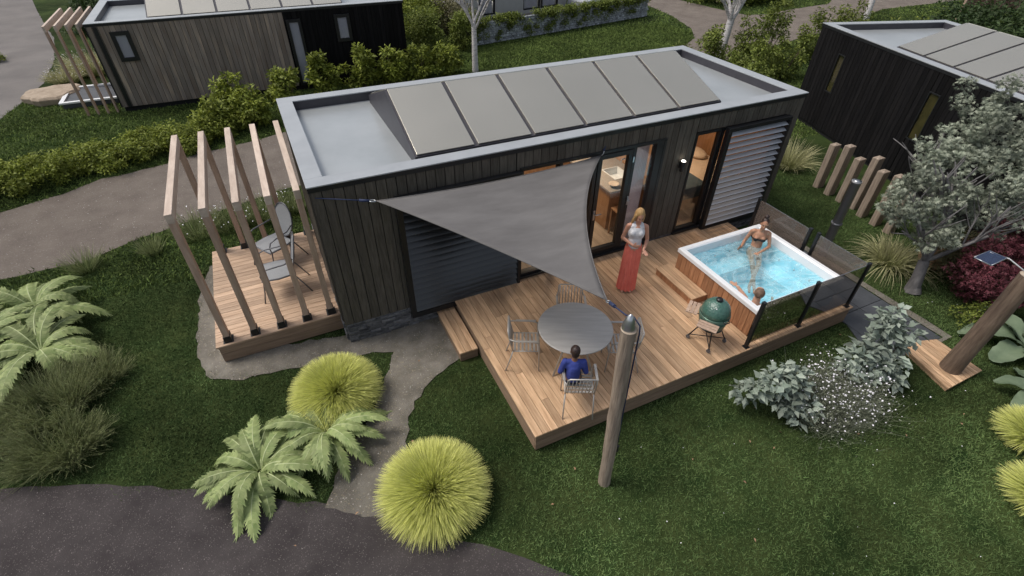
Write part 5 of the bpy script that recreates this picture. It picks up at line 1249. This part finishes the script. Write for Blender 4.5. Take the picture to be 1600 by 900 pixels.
sh_list = [((-1.7, 10.3, .45), (.6, .45, .5), 'rounded yellow green shrub at the right end of the hedge, behind the outermost pergola beams'),
           ((-.7, 10.6, .5), (.6, .45, .55), 'yellow green shrub behind the pergola beams nearest the cabin roof'),
           ((-1.1, 11.5, .7), (.5, .4, .8), 'yellow green shrub in front of the brown boards of the top left cabin'),
           ((.5, 11.3, .7), (.6, .45, .85), 'yellow green shrub just left of the front cabin roof corner'),
           ((1.75, 12.4, .7), (.6, .4, .8), 'yellow green shrub below the tall narrow pane of the top left cabin'),
           ((3.1, 12.5, .85), (.55, .4, 1.0), 'tallest yellow green shrub before the black half of the top left cabin'),
           ((4.2, 12.6, .65), (.55, .4, .7), 'yellow green shrub before the black wall, under its small window'),
           ((5.3, 12.8, .65), (.8, .5, .7), 'yellow green shrub at the right corner of the top left cabin'),
           ((6.4, 13.0, .6), (.7, .5, .6), 'yellow green shrub next to the birch trunk')]
for i, (c, r_, lb) in enumerate(sh_list): shrub('laurel_shrub', lb, c, r_, 2100, .13, 'lf_hedge', G_, 30, .19)
shrub('bush', 'dark green rounded bush left of the birch trunk', (6.6, 15.6, 1.0), (.9, .9, 1.0), 7000, .09, 'lf_dark', None, 40, .36)
shrub('bush', 'large yellow green bush at the top beside the black cabin wall', (6.9, 18.6, 1.2), (1.5, 1.3, 1.2), 8000, .12, 'lf_hedge', None, 50, .45)
shrub('bush', 'olive bush at the top between the black wall and the stone wall', (8.6, 18.3, .9), (1.3, 1.2, 1.0), 7000, .11, 'lf_yel', None, 44, .42)
shrub('bush', 'mid green bush at the left end of the stone wall', (8.4, 16.3, .8), (.6, .6, .8), 4000, .09, 'lf_dark', None, 26, .32)
G_ = 'loose green shrubs behind the right end of the front cabin'
rl = [((14.6, 9.2, .6), (.6, .5, .6), 'small loose shrub at the left end of the shrubs behind the front cabin'), ((16.4, 9.4, .9), (.7, .6, 1.0), 'loose green shrub just left of the leaning birch trunk'),
      ((17.9, 9.2, .9), (.8, .6, 1.0), 'loose green shrub directly right of the leaning birch trunk'), ((19.6, 9.6, 1.1), (.8, .6, 1.2), 'tall thin shrub between road and black cabin'),
      ((16.6, 7.6, .7), (.9, .7, .8), 'green shrub just above the right rear roof corner'), ((18.2, 7.4, .8), (.8, .7, .9), 'dense green shrub against the corner of the black cabin'),
      ((21.2, 8.8, 1.0), (.8, .7, 1.1), 'green shrub behind the roof corner of the black cabin'), ((15.4, 6.3, .6), (.7, .6, .7), 'low green shrub between the two neighbouring roofs'), ((24.5, 9.6, .9), (1.0, .7, .9), 'small pale green shrub at the road edge above the black cabin roof')]
for c, r_, lb in rl: shrub('loose_shrub', lb, c, r_, 2300, .12, 'lf_dark', G_, 26, .27)
shrub('bush', 'dense green bank of bushes on the road island at the top', (28.0, 20.0, .9), (3.6, 2.4, 1.1), 15000, .17, 'lf_dark', None, 110, .6, cat='bush')
shrub('bush', 'bluish green bush behind the roof panels of the black cabin', (28.6, 6.6, 1.0), (2.6, 2.0, 1.2), 13000, .16, 'lf_deep', None, 80, .6)
shrub('bush', 'yellow green low bush strip behind the black cabin roof', (24.2, 5.6, .8), (1.4, 2.6, .8), 9000, .15, 'lf_hedge', None, 60, .45)
shrub('bush', 'green bush at the very top left beside the side road', (-6.6, 27, .5), (1.0, 2.6, .8), 6000, .15, 'lf_deep', None, 50, .45)
shrub('bush', 'yellowish sprig bush on the left photo edge across the side road', (-9.75, 21.8, .2), (.45, .5, .3), 900, .1, 'lf_hedge', None, 12, .2)
tuft('white_flower_plant', 'pale flowering plant behind the pergola of the top left cabin', (-5.9, 18.6), .5, .9, 900, M['pampas'], .02, 1.1, 'plant', None, .3, 260, base=.6)
tuft('white_flower_plant', 'pale flowering plant between boulder and side road', (-6.6, 17.6), .4, .6, 600, M['pampas'], .02, 1.1, 'plant', None, .3, 160, base=.35)
# wild flowers by the small deck
wf = [((-2.3, 4.7), 'white wild flowers left of the pergola, beside the pinkish road'), ((-1.65, 4.75), 'white wild flowers behind the second pergola post'), ((-1.0, 4.8), 'white wild flowers behind the small deck, left of the chairs'), ((-.3, 5.0), 'white wild flowers behind the grey chair, against the cabin')]
for (x, y), lb in wf: tuft('wild_flower_clump', lb, (x, y), .3, .55, 420, M['heath'], .012, .9, 'wild flowers', 'white wild flowers along the road verge', .2, 34, base=.34)
tuft('weed', 'small green weed on the lawn left of the pergola', (-3.15, 4.3), .2, .42, 260, M['heath'], .01, .8, 'weed', None, .2, 0, base=.15)
tuft('weed', 'wispy weed at the road edge behind the left ferns', (-4.3, 4.2), .2, .5, 240, M['heath'], .01, .9, 'weed', None, .2, 0, base=.18)

# trees
def branch(mb, p, d, L_, r_, depth, ends, spread=.5, k=5, drop=0.0, nseg=5):
    pts = [p.copy()]; rs = [r_]; q = p.copy(); dd = d.normalized()
    for i in range(nseg):
        dd = (dd+Vector((random.gauss(0, .09), random.gauss(0, .09), random.gauss(0, .05)+.02-drop))).normalized(); q = q+dd*L_/nseg; pts.append(q.copy()); rs.append(r_*(1-.45*(i+1)/nseg))
    mb.tube(pts, rs, 8 if r_ > .03 else 5, cap=False); ends.append((q.copy(), depth))
    if depth > 0:
        for j in range(k):
            f_ = random.uniform(.45, 1); b = pts[int(f_*nseg)]; a = random.uniform(0, 6.28); s = Vector((math.cos(a), math.sin(a), random.uniform(-.1, .6)))
            branch(mb, b, (dd+s*spread).normalized(), L_*random.uniform(.5, .8), r_*.5, depth-1, ends, spread, k, drop, nseg)
def birch(label, base, lean, h, r_, gname='slender pale trees'):
    t = thing('birch_tree', label, 'tree', (base[0], base[1], 0), 0, gname); mb = MB(); p = Vector((base[0], base[1], 0)); d = Vector((lean[0], lean[1], 1)).normalized(); f = p+d*h
    mb.tube([p, p.lerp(f, .33), p.lerp(f, .66), f], [r_*1.15, r_, r_*.9, r_*.8], 12, cap=False); mb.build('trunk', M['birch'], t)
    mb = MB(); ends = []
    for i in range(5):
        a = i*1.257+random.uniform(-.3, .3); branch(mb, f-d*.1*i*.6, Vector((math.cos(a)*.5, math.sin(a)*.5, 1.0)), h*.75, r_*.45, 2, ends, .45, 4)
    mb.build('branch', M['birch'], t)
    P = np.array([list(e[0]) for e in ends if e[1] == 0]); P = np.repeat(P, 5, 0)+rng.normal(0, .14, (len(P)*5, 3)); V, F, va = leaf_quads(P, .06, .6, .3); np_mesh('crown', V, F, M['lf_yel'], t, var=va)
random.seed(21)
birch('pale birch standing behind the front cabin roof, against the dark bush', (7.6, 13.0), (.02, .05), 1.7, .11)
birch('leaning pale birch behind the right rear corner of the front cabin', (17.2, 9.9), (.24, .12), 1.75, .17)
birch('thin pale tree at the top edge on the far road verge', (31.0, 13.2), (.1, .1), 2.2, .15)

random.seed(5)
tr = thing('maple_tree', 'silvery leaved maple tree leaning over the right side of the garden', 'tree', (10.12, -3.12, 0))
mb = MB(); b0 = Vector((10.12, -3.12, 0)); f1 = Vector((10.2, -3.0, .62))
mb.tube([b0, Vector((10.1, -3.1, .3)), f1], [.13, .1, .09], 12, cap=False)
mb.tube([b0+Vector((-.02, -.04, 0)), b0+Vector((0, 0, .12))], [.145, .115], 10, cap=False); mb.build('trunk', M['bark'], tr)
mb = MB(); ends = []
for d, L_, r_ in ((Vector((-.75, .35, 1)), 1.0, .045), (Vector((.25, .1, 1)), 1.3, .07), (Vector((1, -.3, .45)), 1.4, .045), (Vector((.7, .6, .9)), 1.5, .06), (Vector((.2, -.5, .8)), 1.0, .04)):
    branch(mb, f1, d, L_, r_, 2, ends, .6, 4)
mb.build('branch', M['bark'], tr)
cen_ = [(10.0, -3.0, 1.25, .3), (10.6, -2.9, 1.45, .4), (11.3, -3.3, 1.5, .45), (10.5, -2.2, 1.6, .4), (10.0, -2.6, 1.9, .5), (9.6, -2.5, 1.65, .3), (10.6, -2.4, 2.25, .6), (11.3, -2.6, 2.35, .7), (10.9, -3.2, 1.9, .55), (11.9, -2.2, 2.6, .65), (10.9, -2.1, 2.3, .45), (11.7, -3.1, 2.1, .6), (12.5, -2.7, 2.3, .6), (11.7, -1.9, 2.5, .5), (12.4, -1.7, 2.9, .55), (13.0,-2.2,2.9,.6)]
cl = []; 
for x, y, z, r_ in cen_:
    g_ = rng.normal(size=(11, 3)); g_ /= np.linalg.norm(g_, axis=1, keepdims=True); cl.append(np.array([x, y, z])+g_*r_*rng.uniform(.5, 1.25, (11, 1))*np.array([1, 1, .7]))
cl = np.concatenate(cl); P, sh, gd = clump_points(12500, cl, .16*rng.uniform(.6, 1.3, len(cl)))
V, F, va = leaf_quads(P, .066, .24, .3, sh, 5, gd); np_mesh('crown', V, F, M['lf_maple'], tr, var=va)
# crimson maple shrub, olive undergrowth and stones behind the log post
shrub('crimson_maple', 'crimson leaved shrub behind the log post at the right edge', (11.0, -3.95, .75), (1.0, .7, .75), 5200, .06, 'lf_red', None, 60, .2, .4, 8, 3)
shrub('crimson_maple', 'second crimson shrub under the silvery crown, at the right photo edge', (12.6, -3.5, .9), (.9, .7, .8), 3600, .07, 'lf_red', None, 44, .22, .4, 6, 3)
shrub('bush', 'olive green undergrowth below the silvery maple crown', (11.4, -3.3, .5), (.9, .5, .5), 4200, .07, 'lf_yel', None, 34, .28)
shrub('bush', 'small flowering undergrowth at the foot of the crimson shrub', (10.1, -4.25, .2), (.5, .35, .25), 1500, .05, 'lf_dark', None, 18, .16)
for (x, y, r_, lb) in ((11.3, -2.75, .38, 'ochre boulder under the maple tree, left one'), (12.0, -2.95, .42, 'ochre boulder under the maple tree, right one')):
    m = MB(); m.ell((0, 0, r_*.6), (r_, r_*.7, r_*.75), 14, 9); m.v = [(a*(1+random.uniform(-.09, .09)), b_*(1+random.uniform(-.09, .09)), c_*(1+random.uniform(-.08, .08))) for a, b_, c_ in m.v]
    m.sm = [False]*len(m.sm); o = m.build('boulder', M['ochre']); o.location = (x, y, 0); tag(o, lb, 'boulder', 'ochre boulders under the maple')
m = MB(); n_ = 22; vs = []
for k, (z, s) in enumerate(((0, .95), (.18, 1.0), (.25, .9), (.27, .55))):
    for j in range(n_):
        a = 2*math.pi*j/n_; w1 = 1+.1*math.sin(a*3+1)+.06*math.sin(a*7); vs.append((.85*math.cos(a)*s*w1, .75*math.sin(a)*s*w1, z+random.uniform(-.012, .012)))
m.add(vs, [(i*n_+j, i*n_+(j+1) % n_, (i+1)*n_+(j+1) % n_, (i+1)*n_+j) for i in range(3) for j in range(n_)]+[tuple(3*n_+j for j in range(n_))], .5, False)
o = m.build('flat_boulder', M['rock'], bevel=.02); o.location = (-6.7, 15.9, 0); o.rotation_euler = (0, 0, .5); tag(o, 'flat sandstone boulder beside the top left cabin terrace', 'boulder')

# big silver leaved bush on the lawn + white flowers
sb = thing('silver_bush', 'broad silvery leaved bush on the lawn, left of the white flowers', 'bush', (5.55, -4.1, 0))
P, sh, gd = clump_points(620, np.array([(5.15, -3.85, .45), (5.3, -3.95, .62), (5.5, -3.95, .68), (5.6, -4.1, .5), (5.45, -4.2, .3), (5.75, -4.3, .22), (5.35, -4.05, .4), (5.0, -3.8, .36), (5.7, -4.0, .6), (5.6, -4.35, .12)]), np.full(10, .17))
k = P[:, 2] > .02; V, F, va = leaf_quads(P[k], .125, .6, .9, sh[k], 1, gd[k]); np_mesh('foliage', V, F, M['lf_silver'], sb, var=va)
mb = MB()
for p in ((5.2, -3.85, .45), (5.5, -3.95, .65), (5.7, -4.0, .6), (5.1, -3.85, .4)): mb.tube([(5.65, -4.2, 0), ((5.65+p[0])/2, (-4.2+p[1])/2, p[2]*.6), p], [.014, .01, .006], 5)
mb.build('stems', M['twig'], sb)
sb2 = thing('silver_bush', 'taller silvery leaved bush right of the white flowers, overlapping the paving', 'bush', (7.15, -4.3, 0))
P, sh, gd = clump_points(950, np.array([(7.65, -3.95, 1.0), (7.5, -3.95, .9), (7.6, -4.0, .78), (7.4, -4.05, .66), (7.75, -4.15, .6), (7.1, -4.1, .6), (7.3, -4.25, .45), (7.55, -4.35, .4), (6.85, -4.1, .55), (6.7, -4.15, .4), (7.45, -4.45, .2), (7.0, -4.3, .35), (7.8, -4.2, .75)]), np.full(13, .18))
k = P[:, 2] > .02; V, F, va = leaf_quads(P[k], .125, .6, .9, sh[k], 1, gd[k]); np_mesh('foliage', V, F, M['lf_silver'], sb2, var=va)
mb = MB()
for p in ((7.6, -4.0, .75), (7.1, -4.1, .6), (7.75, -4.2, .6), (6.75, -4.15, .45)): mb.tube([(7.15, -4.35, 0), ((7.15+p[0])/2, (-4.35+p[1])/2, p[2]*.6), p], [.014, .01, .006], 5)
mb.build('stems', M['twig'], sb2)
wfp = thing('white_flower_bush', 'airy bush dotted with tiny white flowers between the two silvery bushes', 'bush', (6.25, -4.45, 0))
n = 6500; g_ = rng.normal(size=(n, 3)); g_[:, 2] = np.abs(g_[:, 2]); g_ /= np.linalg.norm(g_, axis=1, keepdims=True)
root = np.stack([6.35+rng.normal(0, .3, n), -4.35+rng.normal(0, .2, n), np.zeros(n)], 1); d = g_*np.array([1.0, .8, .9])+np.array([0, 0, .45]); L_ = .72*rng.uniform(.4, 1, n)
V, F, va, tp = blades(root, d, L_, .004, .1, seg=3); np_mesh('stems', V, F, M['stemgrey'], wfp, var=va, tip=tp)
dn = d/np.linalg.norm(d, axis=1, keepdims=True); k = rng.integers(0, n, 700); P = root[k]+dn[k]*(L_[k]*1.02)[:, None]
V, F, va = leaf_quads(P, .024, .9, 1.5); tag(np_mesh('flowers', V, F, M['flower'], wfp, var=va), kind='stuff')
k = rng.integers(0, n, 6000); P = root[k]+dn[k]*(L_[k]*rng.uniform(.3, .95, 6000))[:, None]; V, F, va = leaf_quads(P, .035, .35, .5); np_mesh('foliage', V, F, M['stemgrey'], wfp, var=va)

# broad glaucous leaves at the right edge
def broadleaf(label, c, n, L_, w_, seed, tz=.5):
    rs = random.Random(seed); t = thing('broad_leaf_plant', label, 'plant', (c[0], c[1], 0), 0, 'glaucous broad leaved plants')
    for i in range(n):
        az = 2*math.pi*i/n+rs.uniform(-.25, .25); el = rs.uniform(.35, 1.0); h = Vector((math.cos(az), math.sin(az), 0)); sd2 = Vector((-math.sin(az), math.cos(az), 0)); K = 14; p = Vector((c[0], c[1], .05)); e = el; ll = L_*rs.uniform(.75, 1.1)
        vs = []; cols = 6
        for k in range(K+1):
            tt = k/K; wd = w_*.5*(math.sin(math.pi*min(1, .06+tt*.9))**.8 if tt > .22 else .1+tt*.6)*(1-.0*tt)*rs.uniform(.93, 1.07)
            nn = Vector((0, 0, 1))*math.cos(e)-h*math.sin(e)
            for j in range(cols+1):
                u = j/cols*2-1; vs.append(p+sd2*u*wd+nn*(abs(u)*wd*.45+.018*math.sin(k*1.3+j*2.2)*abs(u)))
            p = p+(h*math.cos(e)+Vector((0, 0, 1))*math.sin(e))*ll/K; e -= 1.5/K; p.z = max(p.z, .06)
        m = MB(); m.add(vs, [(k*(cols+1)+j, k*(cols+1)+j+1, (k+1)*(cols+1)+j+1, (k+1)*(cols+1)+j) for k in range(K) for j in range(cols)], rs.random(), True); m.build('leaf', M['hosta'], t)
broadleaf('broad glaucous leafed plant right of the log post', (10.3, -4.95), 8, 1.0, .36, 2)
broadleaf('broad leafed plant whose leaf tip enters from the right edge', (9.25, -5.65), 6, .75, .26, 4)

# ------------------------------------------------------------------ far things
gw = thing('gabion_wall', 'grey stone filled wire wall draped with creeper at the top of the photo', 'wall', (14, 17.5, 0))
pa, pb = Vector((8.9, 16.45, 0)), Vector((20.0, 18.5, 0)); dv = (pb-pa).normalized(); nv = Vector((-dv.y, dv.x, 0)); Lw = (pb-pa).length
m = MB(); m.beam(pa+nv*.35+Vector((0, 0, .45)), pb+nv*.35+Vector((0, 0, .45)), .56, .86)
m.build('core', M['gap'], gw)
m = MB(); x = 0
rr = random.Random(3)
z = 0.02
while z < .93:
    hh = rr.uniform(.07, .12); x = 0
    while x < Lw:
        l_ = rr.uniform(.09, .2); p = pa+dv*(x+l_/2)+Vector((0, 0, z+hh/2)); dp = rr.uniform(.05, .09)
        m.beam(p+nv*.03-dv*l_*.47, p+nv*.03+dv*l_*.47, dp*1.6, hh*.9, (0, 0, 1)); x += l_
    z += hh
m.build('stones', M['gabion'], gw, bevel=.015)
m = MB()
for i in range(int(Lw/.3)+1): p = pa+dv*min(i*.3, Lw)-nv*.05; m.tube([p, p+Vector((0, 0, .97))], .004, 4, cap=False)
for k in range(6): m.tube([pa-nv*.05+Vector((0, 0, .03+k*.185)), pb-nv*.05+Vector((0, 0, .03+k*.185))], .004, 4, cap=False)
m.build('wire_mesh', M['wire'], gw)
iv = thing('creeper', 'green creeper hanging over the top of the grey gabion wall', 'creeper', (14, 17.4, .9))
k = 210; s_ = rng.random(k)*Lw; hang = rng.random(k)**2; cl = np.stack([pa.x+dv.x*s_-nv.x*.1*1, pa.y+dv.y*s_-nv.y*.1, 1.0-hang*.75], 1); half = rng.random(k) < .45; cl[half] += np.array([nv.x, nv.y, 0])*.35*rng.random((half.sum(), 1)); cl[half, 2] = 1.02
P, sh, gd = clump_points(17000, cl, .2*rng.uniform(.5, 1.3, k)); V, F, va = leaf_quads(P, .07, .7, .4, sh, 1, gd); np_mesh('foliage', V, F, M['lf_dark'], iv, var=va)
# lodge behind it: pale wall with curtained windows
ld = thing('lodge', 'pale lodge wall with curtained windows just visible above the stone wall', 'building', (13.5, 21, 0), R(9), None, False)
m = MB()
for r_ in rects_minus(-3.5, 3.2, 0, 2.9, [(-2.6, -1.6, .3, 2.2), (.2, 2.6, .3, 2.2)]): m.box(r_[0], r_[1], 0, .2, r_[2], r_[3])
m.box(-3.5, 3.2, .2, 4, 0, .1); m.box(-3.5, -3.3, .2, 4, .1, 2.9); m.box(3.0, 3.2, .2, 4, .1, 2.9); m.build('wall', mat('pale_render', (.38, .37, .35), (.44, .43, .41), rough=.9), ld)
m = MB(); m.box(-3.7, 3.4, -.2, 4.2, 2.9, 3.05); m.build('roof', M['roof'], ld)
for x0, x1 in ((-2.6, -1.6), (.2, 1.35), (1.45, 2.6)):
    w__ = window_frame(ld, x0, x1, .3, 2.2, y=.03, fw_=.07, dep=.1)
    m = MB(); vs = []; k = 40
    for i in range(k+1): xx = x0+.1+(x1-x0-.2)*i/k; vs += [(xx, .2+.03*math.sin(i*1.4), .35), (xx, .2+.03*math.sin(i*1.4), 2.15)]
    m.add(vs, [(2*i, 2*i+2, 2*i+3, 2*i+1) for i in range(k)], .5, True); m.build('curtain', M['curtain'], w__)
# parked car behind the gabion wall
car = thing('parked_car', 'silver car parked behind the right end of the stone wall', 'car', (18.6, 20.6, 0), R(8), None, False)
def carsec(w_, zb, zt): return [(-w_, zb), (w_, zb), (w_, (zb+zt)/2), (w_*.93, zt), (-w_*.93, zt), (-w_, (zb+zt)/2)]
m = MB(); secs = [(-2.1, .72, .4, .68), (-1.9, .82, .28, .78), (-1.0, .86, .25, .92), (-.3, .87, .25, .96), (1.6, .87, .25, .98), (2.0, .82, .3, .9), (2.15, .74, .4, .8)]
vs = []
for x, w_, zb, zt in secs: vs += [(x, a, z) for a, z in carsec(w_, zb, zt)]
m.add(vs, [(i*6+j, (i+1)*6+j, (i+1)*6+(j+1) % 6, i*6+(j+1) % 6) for i in range(6) for j in range(6)]+[tuple(range(6)), tuple(36+j for j in range(6))[::-1]], .5, True)
m.add([(-.1, -.66, 1.4), (1.2, -.66, 1.4), (1.2, .66, 1.4), (-.1, .66, 1.4), (-.1, -.66, 1.43), (1.2, -.66, 1.43), (1.2, .66, 1.43), (-.1, .66, 1.43)], [(3, 2, 1, 0), (4, 5, 6, 7), (0, 1, 5, 4), (1, 2, 6, 5), (2, 3, 7, 6), (3, 0, 4, 7)], .5)
m.build('body', M['car'], car, bevel=.03)
m = MB(); m.add([(-.85, -.78, .93), (1.75, -.78, .97), (1.75, .78, .97), (-.85, .78, .93), (-.1, -.64, 1.4), (1.2, -.64, 1.4), (1.2, .64, 1.4), (-.1, .64, 1.4)], [(0, 1, 5, 4), (1, 2, 6, 5), (2, 3, 7, 6), (3, 0, 4, 7)], .5); m.build('windows', M['carglass'], car)
for x in (-1.35, 1.35):
    for y in (-.8, .8):
        m = MB(); m.tube([(x, y-.1, .32), (x, y+.1, .32)], .32, 20); wh = m.build('wheel', M['black'], car); m = MB(); m.tube([(x, y-.108, .32), (x, y+.108, .32)], .19, 16); m.build('rim', M['steel'], wh)
# brown board fence far right
ff = thing('board_fence', 'red brown board fence at the top right behind the black cabin', 'fence', (38, 11.2, 0))
a0, a1 = Vector((35.8, 11.2, 0)), Vector((42.5, 11.6, 0)); dv = (a1-a0).normalized(); Lf = (a1-a0).length; x = 0
m = MB()
while x < Lf: m.beam(a0+dv*(x+.07)+Vector((0, 0, .05)), a0+dv*(x+.07)+Vector((0, 0, 1.5)), .02, .13, (dv.x, dv.y, 0)); x += .15
m.build('board_panel', M['redfence'], ff)
m = MB(); m.beam(a0+Vector((0, 0, 1.53)), a1+Vector((0, 0, 1.53)), .1, .05); m.build('top_rail', M['post'], ff)
for i in range(4):
    p = a0.lerp(a1, i/3)+Vector((0, -.06, 0)); m = MB(); m.beam(p, p+Vector((0, 0, 1.6)), .1, .1, (1, 0, 0)); m.build('post', M['post'], ff)
tw_ = thing('log_post', 'dark grey slanting post at the top right corner', 'post', (41.5, 9.4, 0))
m = MB(); m.tube([(41.5, 9.4, 0), (41.9, 9.7, 2.6)], .16, 12); m.build('log', M['log'], tw_)
